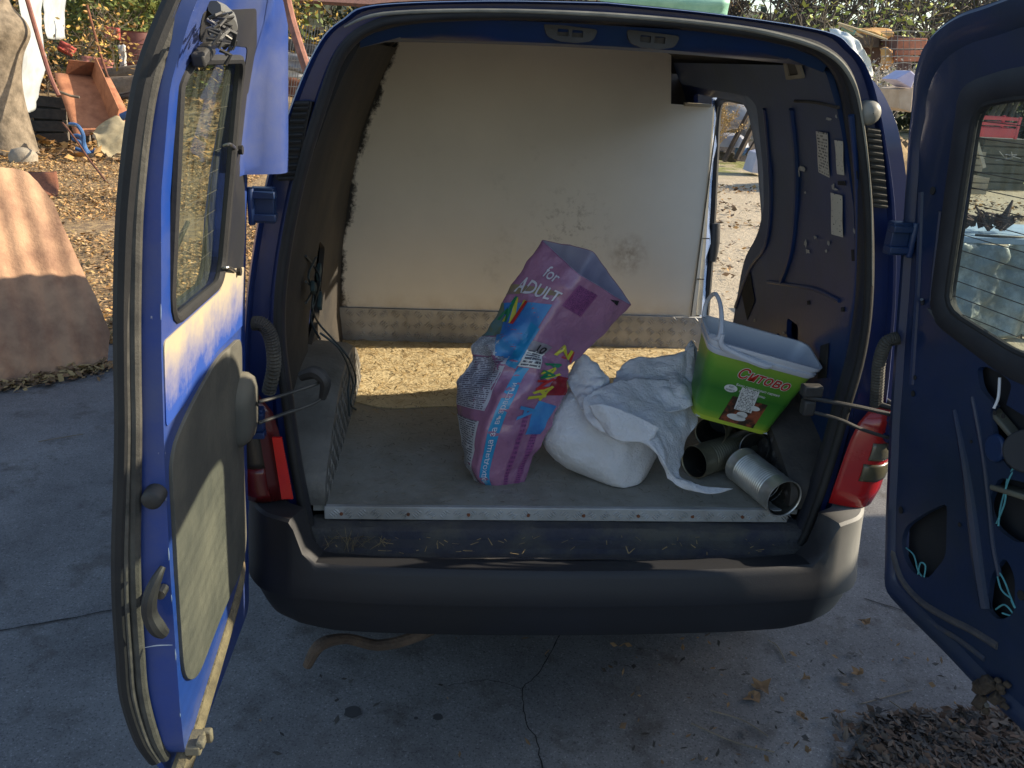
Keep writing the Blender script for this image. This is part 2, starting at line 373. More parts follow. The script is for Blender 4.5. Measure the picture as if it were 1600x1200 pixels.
def text2d(s, size=1, bold=0.0, shear=0):
    key = (s, bold, shear)
    if key not in _TXT:
        cu = bpy.data.curves.new('t', 'FONT'); cu.body = s; cu.size = 1; cu.align_x = 'CENTER'; cu.align_y = 'CENTER'; cu.offset = bold; cu.shear = shear; cu.resolution_u = 3
        o = bpy.data.objects.new('t', cu); C.objects.link(o); bpy.context.view_layer.update()
        me = bpy.data.meshes.new_from_object(o.evaluated_get(bpy.context.evaluated_depsgraph_get()))
        _TXT[key] = ([v.co.copy() for v in me.vertices], [tuple(p.vertices) for p in me.polygons])
        bpy.data.objects.remove(o); bpy.data.curves.remove(cu); bpy.data.meshes.remove(me)
    v, f = _TXT[key]; return [p*size for p in v], f
def text_on(name, s, size, fn, mt, parent, bold=0, shear=0, label=None):
    v, f = text2d(s, size, bold, shear)
    return obj(name, [fn(p.x, p.y) for p in v], f, mt, parent, smooth=0, label=label)
def decal(name, fn, mt, parent, nu=12, nv=12, **k):
    v, f, uv = grid(fn, nu, nv); return obj(name, v, f, mt, parent, uv=uv, **k)
def interp(tab):
    xs = [a for a, b in tab]; ys = [b for a, b in tab]; return lambda z: float(np.interp(z, xs, ys))
# ================================================================== THE GROUND
g_v, g_f, g_uv = grid(lambda u, v: Vector((-90+180*u, -40+180*v, 0)), 8, 8)
tag(obj('ground', g_v, g_f, material_ground(), smooth=0), None, None, kind='structure')
CONC = material_concrete()
slab = [(-2.35, 3.6), (-2.5, 2.9), (-2.75, 2.45), (-3.6, 1.9), (-6, 1.5), (-6, -6), (7, -6), (7, 3.2), (2.2, 3.7), (.5, 3.9)]
plate('concrete_slab', slab, [], lambda a, b, w_: Vector((a+.03*noise.noise(Vector((a*6, b*6, 0))), b+.05*noise.noise(Vector((a*5, b*5, 3))), w_)), .004, -.2, CONC, None, step=.5)['kind'] = 'structure'
def crack(name, pts, wd):
    q = [aZ(x, y, .008) for x, y in pts]; Q = []
    for a, b in zip(q[:-1], q[1:]):
        for k in range(6): Q.append(a.lerp(b, k/6))
    Q.append(q[-1]); v = []; f = []
    for i, p in enumerate(Q):
        d = (Q[min(i+1, len(Q)-1)]-Q[max(0, i-1)]); n = Vector((-d.y, d.x, 0)).normalized()
        p = p+n*.012*noise.noise(p*9)+n*.006*noise.noise(p*40); h = wd*(.5+abs(noise.noise(p*17+Vector((5,5,5))))*1.3)
        v += [p+n*h, p-n*h]
    f = [(2*i, 2*i+1, 2*i+3, 2*i+2) for i in range(len(Q)-1)]
    o = obj(name, v, f, CRACK, None, smooth=0); o['kind'] = 'structure'
crack('ground_crack', [(875, 990), (850, 1040), (815, 1075), (818, 1110), (838, 1150), (846, 1210), (850, 1260)], .0022)
crack('slab_joint', [(-60, 992), (60, 975), (175, 952), (330, 935)], .0045)
crack('ground_crack', [(1350, 935), (1395, 948), (1440, 962)], .003)
crack('ground_crack', [(815, 1075), (760, 1062), (700, 1070)], .0012)
# ================================================================== THE VAN
van = thing('delivery_van', 'dark blue worn panel van seen from behind with both rear doors swung open', 'van', (0, 1.9, 0))
_bo = [(.80,.26),(.81,.36),(.80,.50),(.815,.62),(.828,.775),(.82,.96),(.80,1.12),(.775,1.28),(.725,1.49),(.655,1.67),(.60,1.775),(.552,1.82),(.488,1.851),(.25,1.872),(0,1.882)]
_op = [None,None,(.635,.54),(.66,.60),(.685,.775),(.70,.96),(.71,1.12),(.695,1.28),(.65,1.48),(.593,1.652),(.55,1.753),(.49,1.803),(.40,1.826),(.20,1.843),(0,1.847)]
def full(tab, n=5):
    h = crom(tab, n); h = [(float(a), float(b)) for a, b in h]
    return h + [(-a, b) for a, b in reversed(h[:-1])]
OUT = full(_bo[2:]); OPN = full(_op[2:]); NF = len(OUT)
BX = interp([(b, a) for a, b in _bo])                     # outer half width by height
# -- rear frame: the painted ring round the opening
def mixring(t, y, off=0, yo=None):
    return [Vector((OPN[i][0]*(1-t)+OUT[i][0]*t, y, OPN[i][1]*(1-t)+OUT[i][1]*t)) for i in range(NF)]
def insetopen(d, y):
    r = []
    for i in range(NF):
        a = Vector(OPN[max(0, i-1)]); b = Vector(OPN[min(NF-1, i+1)]); t = (b-a).normalized(); n = Vector((-t.y, t.x))
        p = Vector(OPN[i]) + n*d
        r.append(Vector((p.x, y, p.y)))
    return r
loft('rear_frame', [mixring(1, .14), mixring(1, .07), mixring(.97, .045), mixring(.90, .035), mixring(.84, .04), mixring(.80, .06), mixring(.35, .062), mixring(.25, .045), mixring(.06, .04), mixring(0, .05)], BLUE, van, closed=False, smooth=30)
loft('door_jamb', [insetopen(-.004, .046), insetopen(.006, .060), insetopen(.006, .080), insetopen(-.002, .105)], mat('dark_jamb', (.010,.013,.024), (.018,.018,.02), 8, .6, .1, 60, dust=.2, dustc=(.06,.055,.05)), van, closed=False, smooth=40)  # near-black jamb, darker than the body paint
# -- rubber seal round the opening: fat bulb and flat lip
sp = [Vector((p.x, .035, p.z)) for p in insetopen(-.004, 0)]
MB().tube(sp, .0095, 10).build('door_seal', RUB, van, smooth=60)
loft('seal_flange', [insetopen(-.012, .042), insetopen(-.014, .030), insetopen(-.008, .026), insetopen(.002, .05)], RUB, van, closed=False, smooth=50)
# pale drip edge above the opening: sky light on the seal put into its colour
de = [(-.545,1.800),(-.466,1.829),(-.25,1.847),(0,1.852),(.22,1.846),(.365,1.833),(.487,1.804),(.555,1.752),(.60,1.66),(.655,1.49),(.70,1.29)]
tube('drip_edge', [(a, .026, b+.004) for a, b in de], [.002,.004,.004,.005,.005,.006,.006,.005,.003,.002,.0015], mat('skylit_edge', (.26,.25,.20), (.15,.145,.12), 14, .9), van)
# -- header beam with the two upper lock plates
hb = []
for i in range(13):
    x = -.52+1.04*i/12; zt = 1.838-.05*(x/.52)**4
    hb.append([Vector((x, .085, zt)), Vector((x, .10, zt-.022)), Vector((x, .12, 1.797-.012*(x/.52)**2)), Vector((x, .20, 1.792-.012*(x/.52)**2)), Vector((x, .24, 1.82-.03*(x/.52)**4))])
loft('header_beam', hb, BLUEI, van, closed=False, smooth=40)
for px, wd in ((890, .085), (1018, .085)):
    c = aY(px, 52 if px < 900 else 62, .10)
    o = plate('lock_plate', polyround([(-wd*.72, .016), (wd*.72, .012), (wd*.6, -.012), (wd*.2, -.019), (-wd*.3, -.018), (-wd*.6, -.010)], .01), [rrect(-.028, -.004, -.007, .007, .002), rrect(.004, .028, -.007, .007, .002)], lambda a, b, w_: Vector((c.x+a, c.y-w_, c.z+b-.03*a)), .012, 0, BLK, van, step=0)
    MB().box((c.x, c.y-.001, c.z), (.07, .004, .016)).build('lock_slot', DARKJ, o)
# -- outer body shell
ys = [.14, .4, .7, 1.0, 1.3, 1.6, 2.0, 2.4, 2.6]
def contour(t=1, dz=0, y=0, sx=1):
    h = [(float(a), float(b)) for a, b in crom(_bo, 3)]; q = h+[(-a, b) for a, b in reversed(h[:-1])]
    return [Vector((a*sx, y, min(b, 9)+dz)) for a, b in q]
# left side wall, right side wall (with the sliding door opening) and roof
zmap = [z for z in (.26, 1.76)]
def side(sgn, outline, holes, name, mt, w0=0, w1=-.05):
    return plate(name, outline, holes, lambda a, b, w_: Vector((sgn*(BX(b)+.002+w_), a, b)), w0, w1, mt, van, step=.09, smooth=30)
arch = lambda cy: [(cy+.33*math.cos(R_(a)), .30+.33*math.sin(R_(a))) for a in range(180, -1, -15)]
so = [(.10, 1.775), (.10, .50), (.275, .48)] + arch(.62) + [(2.5, .30), (2.5, 1.70)]
so = [p for i, p in enumerate(so)]
door_hole = polyround([(.935, 1.665), (.955, 1.45), (.95, 1.27), (1.03, 1.15), (1.10, 1.02), (1.13, .80), (1.14, .64), (1.62, .64), (1.64, 1.2), (1.60, 1.672)], .07)
side(-1, so, [], 'left_side_panel', BLUE)
side(1, so, [door_hole], 'right_side_panel', BLUE, 0, -.018)
rf = [(x, z) for x, z in [(float(a), float(b)) for a, b in crom(_bo[10:], 5)]]; rf = rf+[(-a, b) for a, b in reversed(rf[:-1])]
loft('roof', [[Vector((a, y, b+.002+.02*math.sin(min(1, y/2.2)*3.14))) for a, b in rf] for y in (.12, .3, .8, 1.3, 1.9, 2.2)], BLUE, van, closed=False, smooth=40)
loft('ceiling', [[Vector((a*.97, y, b-.035)) for a, b in rf] for y in (.2, .8, 1.3, 2.2)], mat('ceiling_cloth', (.05,.05,.052), (.03,.03,.03), 8, .9), van, closed=False)
# cab, bonnet
cabx = lambda z: BX(z)
hood = []
for y, zt, k in ((2.2, 1.88, 1), (2.5, 1.80, .985), (2.95, 1.55, .97), (3.3, 1.18, .95), (3.8, 1.0, .92), (4.05, .82, .88), (4.12, .55, .86), (4.10, .3, .84)):
    r = []
    for i in range(17):
        a = -1+2*i/16; x = a*min(BX(min(zt, 1.3)), .82)*k; zz = zt-.10*abs(a)**5
        r.append(Vector((x, y, zz)))
    r = [Vector((r[0].x*1.02, y, .28))]+r+[Vector((r[-1].x*1.02, y, .28))]; hood.append(r)
loft('cab_shell', hood, BLUE, van, closed=False, smooth=40)
loft('windscreen', [[p+Vector((0, .012, .012)) for p in r[3:16]] for r in hood[1:3]], GLASSL, van, closed=False)
# ---------------------------------------------------------------- inner walls
INX = lambda z: BX(z)-.062
def wall(sgn, name, outline, holes, mt, thick=.012):
    return plate(name, outline, holes, lambda a, b, w_: Vector((sgn*(INX(b)-w_), a, b)), .004+thick, 0, mt, van, step=.07, smooth=30)
wall(-1, 'inner_left_wall', [(.10, .60), (1.49, .60), (1.49, 1.78), (.10, 1.78)], [polyround([(.62, .86), (.88, .92), (.86, 1.16), (.68, 1.22)], .03), ], mat('inner_left_lining', (.02,.018,.017), (.010,.010,.011), 4, .8, .1, 40, dust=.4, dustc=(.16,.13,.09)))
def inx_px(px, py):
    x = .70
    for _ in range(12):
        p = aX(px, py, x); x = INX(max(.3, min(1.86, p.z)))-.017
    return p.y, p.z
rw = wall(1, 'inner_right_wall', polyround([(.10, .60)]+[inx_px(*p) for p in [(1118, 640), (1135, 560), (1150, 470), (1162, 408), (1182, 368), (1193, 325), (1190, 250), (1182, 165), (1168, 150)]]+[(1.2, 1.70), (1.48, 1.705), (1.48, 1.78), (.10, 1.78)], .03), [rrect(.455, .545, 1.0, 1.06, .015), polyround([(.56, .98), (.62, .99), (.62, .90), (.575, .86)], .012)], BLUEI)
_rv = [inx_px(*p) for p in [(1118, 640), (1135, 560), (1150, 470), (1162, 408), (1182, 368), (1193, 325), (1190, 250), (1182, 165), (1168, 150)]]
loft('door_reveal', [[Vector((INX(b)-.008, a, b)), Vector((INX(b)+.02, a+.025, b)), Vector((BX(b)-.018, max(a+.05, .93 if b > 1.2 else a+.02), b))] for a, b in _rv], BLUEI, van, closed=False, smooth=50)
tube('reveal_rubber', [Vector((INX(b)-.006, a+.004, b)) for a, b in _rv], .007, RUB, van)
# stiffening ribs, recess lines and holes pressed into the right wall
def rwp(a, b, w_=0.0): return Vector((INX(b)-.017-w_, a, b))
def rib(name, pts, r, mt, par=rw): 
    q = [rwp(*inx_px(x, y), .0) for x, y in pts]; return tube(name, q, r, mt, par)
rib('pressed_ridge', [(1242, 158), (1275, 160), (1310, 168)], .004, DARKJ)
rib('pressed_ridge', [(1150, 480), (1172, 420), (1196, 385), (1205, 330), (1203, 250), (1196, 170)], .008, BLUEI)
rib('pressed_ridge', [(1200, 440), (1235, 445), (1275, 452), (1312, 470)], .006, BLUEI)
rib('pressed_ridge', [(1238, 170), (1246, 260), (1244, 340), (1236, 400), (1222, 440)], .010, BLUEI)
rib('pressed_ridge', [(1330, 180), (1340, 300), (1338, 450), (1322, 560)], .007, BLUEI)
def pxpoly(name, pts, mt, off, par=rw, th=.001):
    q = [inx_px(*p) for p in pts]
    return plate(name, q, [], lambda a, b, w_: rwp(a, b, w_), off+th, off, mt, par, step=0, smooth=0)
# square vent bezel high up
ob = [inx_px(*p) for p in [(1226, 92), (1248, 91), (1258, 122), (1232, 125)]]; ib = [inx_px(*p) for p in [(1231, 97), (1244, 96), (1252, 117), (1236, 119)]]
plate('vent_bezel', polyround(ob, .008), [polyround(ib, .006)], lambda a, b, w_: rwp(a, b, w_), .008, .0, mat('beige_bezel', (.30,.28,.22)), rw, step=0)
pxpoly('vent_hole', [(1231, 97), (1244, 96), (1252, 117), (1236, 119)], mat('vent_dark', (.05,.048,.045)), .0015)
for q in ([(1158, 452), (1172, 420), (1180, 470), (1168, 500)], [(1216, 100-14), (1222, 86), (1226, 98), (1219, 99)], [(1283, 540), (1296, 536), (1292, 590), (1278, 592)], [(1334, 268), (1340, 267), (1341, 280), (1335, 281)], [(1331, 390), (1335, 390), (1336, 408), (1332, 408)], [(1262, 470), (1266, 470), (1266, 476), (1262, 476)], [(1315, 480), (1320, 480), (1320, 487), (1315, 487)], [(1310, 283), (1322, 283), (1322, 290), (1310, 289)]):
    pxpoly('wall_hole', q, CRACK, .001)
# paper stickers
PAPER = printmat('sticker_print', (.50,.48,.42), (.05,.05,.05), 14, 6, .50)
PAPER2 = printmat('sticker_sparse_print', (.52,.50,.42), (.06,.06,.06), 22, 4, .62)
def sticker(quad, mt, lab):
    q = [inx_px(*p) for p in quad]        # tl, tr, br, bl
    def fn(u, v):
        a = [q[3][k]*(1-u)+q[2][k]*u for k in (0, 1)]; b = [q[0][k]*(1-u)+q[1][k]*u for k in (0, 1)]
        return rwp(a[0]*(1-v)+b[0]*v, a[1]*(1-v)+b[1]*v, .0035+.0006*math.sin(u*5+v*7))
    return decal('sticker', fn, mt, rw, 6, 8, label=lab)
sticker([(1277, 205), (1295, 208), (1298, 278), (1281, 269)], PAPER, 'cream label printed with diagrams')
sticker([(1306, 219), (1319, 221), (1321, 274), (1310, 272)], PAPER2, 'narrow torn cream label')
sticker([(1300, 301), (1318, 306), (1319, 371), (1301, 366)], PAPER2, 'cream label with a table and barcode')
CHIP = mat('bare_paint_chip', (.42,.42,.38), (.25,.25,.23), 30, .8)
def chip(cx, cy, rx, ry, seed):
    r = random.Random(seed); pts = []
    for k in range(9):
        a = k*math.tau/9; s = .45+.75*r.random(); pts.append((cx+rx*s*math.cos(a), cy+ry*s*math.sin(a)))
    pxpoly('paint_chip', pts, CHIP, .0022, th=.0006)
for i, c in enumerate([(1296, 186, 5, 3), (1308, 182, 2, 3), (1254, 264, 5, 6), (1249, 272, 3, 7), (1247, 283, 2, 5), (1303, 291, 2, 5), (1306, 296, 5, 2), (1260, 380, 3, 8), (1263, 393, 4, 4), (1275, 371, 3, 3), (1296, 380, 2, 5), (1292, 392, 2, 3), (1259, 301, 2, 2), (1180, 500, 2, 3), (1225, 520, 3, 2), (1316, 330, 2, 2), (1204, 300, 2, 3), (1336, 360, 1.5, 5)]): chip(*c, i)
# B pillar jamb, sliding door rubber seal
XS = interp([(.66, .768), (.79, .758), (1.63, .694), (1.8, .68)])
jy = []
for i in range(29):
    z = .66+1.0*i/28; wv = .011*math.sin(i*.62)+.004*math.sin(i*1.7)
    jy.append([Vector((XS(z), 1.490, z)), Vector((XS(z)+.012+wv*.4, 1.500, z)), Vector((XS(z)+.026+wv, 1.525, z)), Vector((XS(z)+.040+wv*.6, 1.57, z)), Vector((XS(z)+.055, 1.60, z))])
loft('door_pillar', jy, mat('sunlit_blue_jamb', (.26,.33,.48), (.10,.17,.34), 6, .22, coat=.6), van, closed=False, smooth=60)  # sun glare put into the pale colour, wavy reflection into the shape
tube('side_door_seal', [(XS(1.66)+.0, 1.1, 1.67), (XS(1.66)+.04, 1.45, 1.665), (XS(1.6)+.058, 1.60, 1.62), (XS(1.45)+.062, 1.61, 1.45), (XS(1.2)+.066, 1.61, 1.2), (XS(.95)+.066, 1.61, .95), (XS(.7)+.06, 1.60, .66)], .017, RUB, van)
MB().tube([Vector((XS(1.1)+.075, 1.60, 1.16)), Vector((XS(1.1)+.077, 1.595, 1.08)), Vector((XS(1.0)+.075, 1.60, 1.0))], [.02,.026,.018], 10).build('door_buffer', BLK, van, smooth=60)
# ---------------------------------------------------------------- bulkhead
BY = 1.48
def bulkmat():
    M = bpy.data.materials.new('painted_bulkhead'); M.use_nodes = True; t = M.node_tree; N = t.nodes; L = t.links; b = N['Principled BSDF']; b.inputs['Roughness'].default_value = .6
    tc = N.new('ShaderNodeTexCoord'); sx = N.new('ShaderNodeSeparateXYZ'); L.new(tc.outputs['Object'], sx.inputs[0])
    def nz(s, d=8, r=.65, vec=None):
        n = N.new('ShaderNodeTexNoise'); n.inputs['Scale'].default_value = s; n.inputs['Detail'].default_value = d; n.inputs['Roughness'].default_value = r; L.new(vec or tc.outputs['Object'], n.inputs['Vector']); return n.outputs['Fac']
    def mth(op, a, v, c=None, cl=False):
        x = N.new('ShaderNodeMath'); x.operation = op; x.use_clamp = cl
        for i, q in enumerate((a, v, c)):
            if q is None: continue
            if hasattr(q, 'is_linked'): L.new(q, x.inputs[i])
            else: x.inputs[i].default_value = q
        return x.outputs[0]
    def rng(f, a, c): 
        r = N.new('ShaderNodeMapRange'); r.inputs[1].default_value = a; r.inputs[2].default_value = c; L.new(f, r.inputs[0]); return r.outputs[0]
    def mix(f, a, c):
        x = N.new('ShaderNodeMix'); x.data_type = 'RGBA'; L.new(f, x.inputs[0])
        for k, v in ((6, a), (7, c)):
            if hasattr(v, 'is_linked'): L.new(v, x.inputs[k])
            else: x.inputs[k].default_value = (*v, 1)
        return x.outputs[2]
    col = mix(rng(nz(1.6, 5), .3, .7), (.80,.775,.70), (.71,.69,.62))
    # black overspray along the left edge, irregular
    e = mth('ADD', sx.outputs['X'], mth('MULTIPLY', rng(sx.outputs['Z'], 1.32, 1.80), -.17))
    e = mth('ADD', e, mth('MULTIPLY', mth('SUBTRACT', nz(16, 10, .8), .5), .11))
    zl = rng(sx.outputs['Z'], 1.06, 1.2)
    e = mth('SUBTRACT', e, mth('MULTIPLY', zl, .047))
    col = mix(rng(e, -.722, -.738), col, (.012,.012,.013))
    sc = mth('MULTIPLY', rng(nz(3.3, 6), .60, .72), rng(nz(28, 9, .75), .42, .62)); col = mix(mth('MULTIPLY', sc, .30), col, (.16,.13,.08))
    mp = N.new('ShaderNodeMapping'); mp.inputs['Scale'].default_value = (4, 1, 30); mp.inputs['Rotation'].default_value = (0, .6, 0); L.new(tc.outputs['Object'], mp.inputs[0])
    col = mix(mth('MULTIPLY', rng(nz(2, 6, .7, mp.outputs[0]), .71, .74), .5), col, (.25,.22,.17))
    # rusty smudge at lower right, scuffs at centre right
    d = N.new('ShaderNodeVectorMath'); d.operation = 'DISTANCE'; L.new(tc.outputs['Object'], d.inputs[0]); d.inputs[1].default_value = (.42, 1.45, 1.04)
    sm = mth('MULTIPLY', rng(d.outputs['Value'], .10, .02), rng(nz(30, 6), .38, .62), cl=True); col = mix(mth('MULTIPLY', sm, .6), col, (.22,.14,.07))
    d2 = N.new('ShaderNodeVectorMath'); d2.operation = 'DISTANCE'; L.new(tc.outputs['Object'], d2.inputs[0]); d2.inputs[1].default_value = (.17, 1.45, 1.14)
    sm = mth('MULTIPLY', rng(d2.outputs['Value'], .2, .05), rng(nz(26, 8, .8), .52, .62), cl=True); col = mix(mth('MULTIPLY', sm, .5), col, (.2,.18,.14))
    # grime near the bottom
    lowf = mth('MULTIPLY', rng(sx.outputs['Z'], .86, .79), rng(nz(12), .35, .7)); col = mix(mth('MULTIPLY', lowf, .45), col, (.36,.27,.15))
    L.new(col, b.inputs[0])
    bp = N.new('ShaderNodeBump'); bp.inputs['Strength'].default_value = .12; bp.inputs['Distance'].default_value = .02; L.new(nz(3.5, 3), bp.inputs['Height']); L.new(bp.outputs[0], b.inputs['Normal'])
    return M
bo = [aY(*p, BY) for p in [(515, 474), (1090, 494), (1113, 494), (1098, 158), (1048, 156), (1050, 60), (560, 20)]]
bl = [(-.80, .787), (.72, .787), (.735, .79), (.72, 1.2), (.695, 1.628), (aY(1048, 156, BY).x, 1.632), (aY(1050, 60, BY).x, 1.83), (-.60, 1.83), (-.74, 1.50), (-.80, 1.2)]
bulk = plate('bulkhead_panel', bl, [], lambda a, b, w_: Vector((a, BY-w_+.006*math.sin(a*3)*math.sin(b*4), b)), .012, 0, bulkmat(), van, step=.08)
MB().box((.712, BY-.02, 1.21), (.004, .006, .84)).build('panel_joint', mat('joint_line', (.14,.13,.10)), van)
MB().bar((.752, BY+.004, .79), (.692, BY+.004, 1.63), .022, .010, up=(0,1,0)).build('bulkhead_edge_strip', mat('edge_strip', (.52,.50,.43)), van)
for z in (.95, 1.12): MB().box((.733, BY-.018, z), (.03, .004, .004)).build('strip_joint', DARKJ, van)
MB().box((.63, BY-.012, 1.633), (.10, .03, .012)).build('shelf_edge', mat('cream_edge', (.48,.42,.30)), van)
MB().box((.53, 1.72, 1.74), (.46, .02, .28)).build('cab_lining', mat('brown_cab_lining', (.10,.085,.075), (.06,.05,.045), 7, .9), van)
# black liner strips at the left of the bulkhead
plate('side_lining_patch', [(-.70, 1.60), (-.60, 1.79), (-.50, 1.82), (-.62, 1.66), (-.66, 1.55)], [], lambda a, b, w_: Vector((a, 1.30-w_, b)), .006, 0, mat('grey_headlining', (.15,.135,.12), (.10,.09,.08), 8, .9), van, step=0)
# ---------------------------------------------------------------- load floor
FZ = .643
def floor_mat():
    m_ = mat('load_floor_sheet', (.29,.29,.27), (.17,.17,.155), 7, .6, .35, 45, metal=.1, dust=.45, dustc=(.30,.275,.21), dscale=2.5, thr=(.42,.60)); return m_
plate('load_floor', [(-.66, .100), (.66, .100), (.66, .55), (.78, 1.0), (.78, BY-.012), (-.78, BY-.012), (-.78, 1.0), (-.66, .55)], [], lambda a, b, w_: Vector((a, b, FZ+w_+.0015*noise.noise(Vector((a*6, b*6, 0))))), 0, -.02, floor_mat(), van, step=.05)
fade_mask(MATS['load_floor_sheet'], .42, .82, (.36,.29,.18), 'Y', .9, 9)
# chequer plate: raised five-bar lozenges as real relief
def chequer(name, org, U, V, nu, nv, nrm, pitch=.032, par=None, mt=CHK):
    org = Vector(org); U = Vector(U); V = Vector(V); nrm = Vector(nrm); mb = MB(); k = 0
    for j in range(nv):
        for i in range(nu):
            c = org+U*(i+.5)*pitch+V*(j+.5)*pitch; sgn = 1 if (i+j) % 2 else -1
            d = (U+V*sgn).normalized(); e = (U-V*sgn).normalized()
            for q in (-.36, -.12, .12, .36):
                p = c+e*q*pitch*.8; h = .0035
                a, b = p-d*pitch*.36, p+d*pitch*.36; wd = e*pitch*.085
                mb.add([a, p-wd, b, p+wd, p+nrm*h], [(0,1,4), (1,2,4), (2,3,4), (3,0,4)])
    o = mb.build(name, mt, par, smooth=0); o['kind'] = 'stuff'; return o
# front edge strip of the floor
es = MB().box((0, .0925, .6235), (1.26, .016, .039)).build('floor_edge_strip', CHK2, van, bevel=.003)
chequer('plate_relief', (-.62, .0842, .605), (1,0,0), (0,0,1), 35, 1, (0,-1,0), .036, es, CHK2)
for x in (-.585, -.41, -.25, -.09, .06, .21, .36, .50): MB().tube([Vector((x, .088, .622)), Vector((x, .081, .622))], [.0055,.0045], 8).build('rivet', RUST, es)
# strip in front of the bulkhead
bs = MB().box((0, BY-.012, .715), (1.56, .016, .142)).build('bulkhead_kick_plate', CHK2, van, bevel=.002)
chequer('plate_relief', (-.78, BY-.0205, .648), (1,0,0), (0,0,1), 33, 3, (0,-1,0), .0465, bs, CHK2)
# wheel boxes clad in plate
CHKW = mat('grimy_box_plate', (.20,.195,.18), (.10,.098,.09), 8, .6, .25, 60, metal=.2, dust=.3, dustc=(.22,.19,.14))
def wheelbox(sgn):
    prof = [(.09, .0), (.09, .07), (.16, .115), (.28, .17), (.45, .225), (.62, .235), (.80, .215), (.93, .15), (1.0, .07), (1.03, 0)]
    pr = [(float(a), float(b)) for a, b in crom(prof, 3)]
    rings = []
    for a, b in pr:
        rings.append([Vector((sgn*.625, a, FZ-.02)), Vector((sgn*(.625), a, FZ+b*.93)), Vector((sgn*(.64+.01), a, FZ+b)), Vector((sgn*(.80), a, FZ+b+.01))])
    o = loft('wheel_box', rings, CHKW if sgn < 0 else DARKJ, van, closed=False, smooth=35)
    mb = MB(); P = .03
    for i in range(31):
        for j in range(8):
            y = .11+i*P; z = FZ+.012+j*P
            top = np.interp(y, [a for a, b in pr], [b for a, b in pr])*.93+FZ
            if z+P*.6 > top: continue
            sg = 1 if (i+j) % 2 else -1
            for q in (-.3, 0, .3):
                cy, cz = y+q*P*.5, z-q*P*.5*sg; x = sgn*.6235
                d = P*.3
                mb.add([(x, cy-d, cz-d*sg), (x, cy+.002, cz-.002*sg), (x, cy+d, cz+d*sg), (x, cy-.002, cz+.002*sg), (x-sgn*.003, cy, cz)], [(0,1,4), (1,2,4), (2,3,4), (3,0,4)])
    r = mb.build('plate_relief', CHKW if sgn < 0 else DARKJ, o, smooth=0); r['kind'] = 'stuff'
wheelbox(-1); wheelbox(1)
# stepped sill below the floor edge
prof = [(.12, .600), (.085, .602), (.052, .601), (.044, .594), (.040, .572), (.028, .566), (.012, .563), (.004, .552), (-.012, .549), (-.02, .556), (-.035, .566), (-.05, .570)]
sl = []
for i in range(41):
    x = -.66+1.32*i/40
    sl.append([Vector((x, y+.002*noise.noise(Vector((x*9, y*30, 1))), z+.004*noise.noise(Vector((x*7, y*20, 5))))) for y, z in prof])
loft('stepped_sill', sl, mat('grimy_sill', (.015,.02,.045), (.075,.072,.062), 9, .75, .5, 50, dust=.45, dustc=(.09,.08,.065), thr=(.42,.6)), van, closed=False, smooth=40)
# ---------------------------------------------------------------- bumper
pl = [(.835,.62),(.84,.35),(.835,.16),(.815,.04),(.77,-.045),(.71,-.082),(.66,-.098),(.5,-.118),(.25,-.13),(0,-.134)]
pl = [(float(a), float(b)) for a, b in crom(pl, 4)]; pl = pl+[(-a, b) for a, b in reversed(pl[:-1])]
ztop = interp([(0, .583), (.640, .586), (.655, .60), (.672, .66), (.686, .700), (.9, .708)])
br = []
for i, (x, y) in enumerate(pl):
    a = Vector(pl[max(0, i-1)]); b = Vector(pl[min(len(pl)-1, i+1)]); t = (b-a).normalized(); n = Vector((-t.y, t.x))
    if n.dot(Vector((x, y-.4))) < 0: n = -n
    zt = ztop(abs(x)); r = []
    cor = min(1, max(0, (abs(x)-.62)/.1))
    for o_, z in ((-.10, .375), (-.05, .372), (-.028, .378), (-.018, .40), (-.010, .45), (-.007, .486), (.011, .490), (.013, .498), (.006, .54)):
        r.append(Vector((x+n.x*o_, y+n.y*o_, z+(.03 if z < .42 else 0)*min(1, max(0, abs(x)-.6)/.2))))
    r += [Vector((x+n.x*-.002, y+n.y*-.002, .54+(zt-.54)*.55)), Vector((x-n.x*.006, y-n.y*.006, zt-.007)), Vector((x-n.x*.014, y-n.y*.014, zt-.001)), Vector((x-n.x*.05, y-n.y*.05, zt-.003)), Vector((x-n.x*.085, y-n.y*.085, zt-.006-.01*(1-cor)))]
    br.append(r)
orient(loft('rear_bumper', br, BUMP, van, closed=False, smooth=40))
# tow eye pipe / bent exhaust below the bumper
ex = [aY(480, 1040, -.0), aY(500, 1008, .0), aY(540, 998, .05), aY(590, 1008, .08), aY(640, 998, .10), aY(690, 975, .14), aY(720, 940, .3)]
tube('exhaust_pipe', ex, [.013,.017,.015,.016,.017,.015,.014], mat('tan_rusty_pipe', (.13,.085,.055), (.055,.038,.028), 12, .85, .5, 60), van, n=10)
# underbody and axle
MB().box((0, 1.9, .43), (1.5, 3.5, .30)).build('underbody', DARKJ, van)
def wheel(x, y):
    w_ = MB(); n = 28; rs = [(.20, .07), (.275, .075), (.295, .055), (.298, 0), (.295, -.055), (.275, -.075), (.20, -.07)]
    rings = [[Vector((x+o_, y+r*math.cos(math.tau*i/n), .297+r*math.sin(math.tau*i/n))) for i in range(n)] for r, o_ in rs]
    t = loft('wheel', rings, mat('tyre_rubber', (.02,.02,.02), (.04,.04,.035), 12, .9), van)
    loft('rim', [[Vector((x+o_, y+r*math.cos(math.tau*i/n), .297+r*math.sin(math.tau*i/n))) for i in range(n)] for r, o_ in ((.205, .06), (.18, .03), (.06, .05), (.001, .05), (.001, -.05), (.18, -.03), (.205, -.06))], STEEL, t)
for x in (-.735, .735): wheel(x, .62); wheel(x, 3.3)
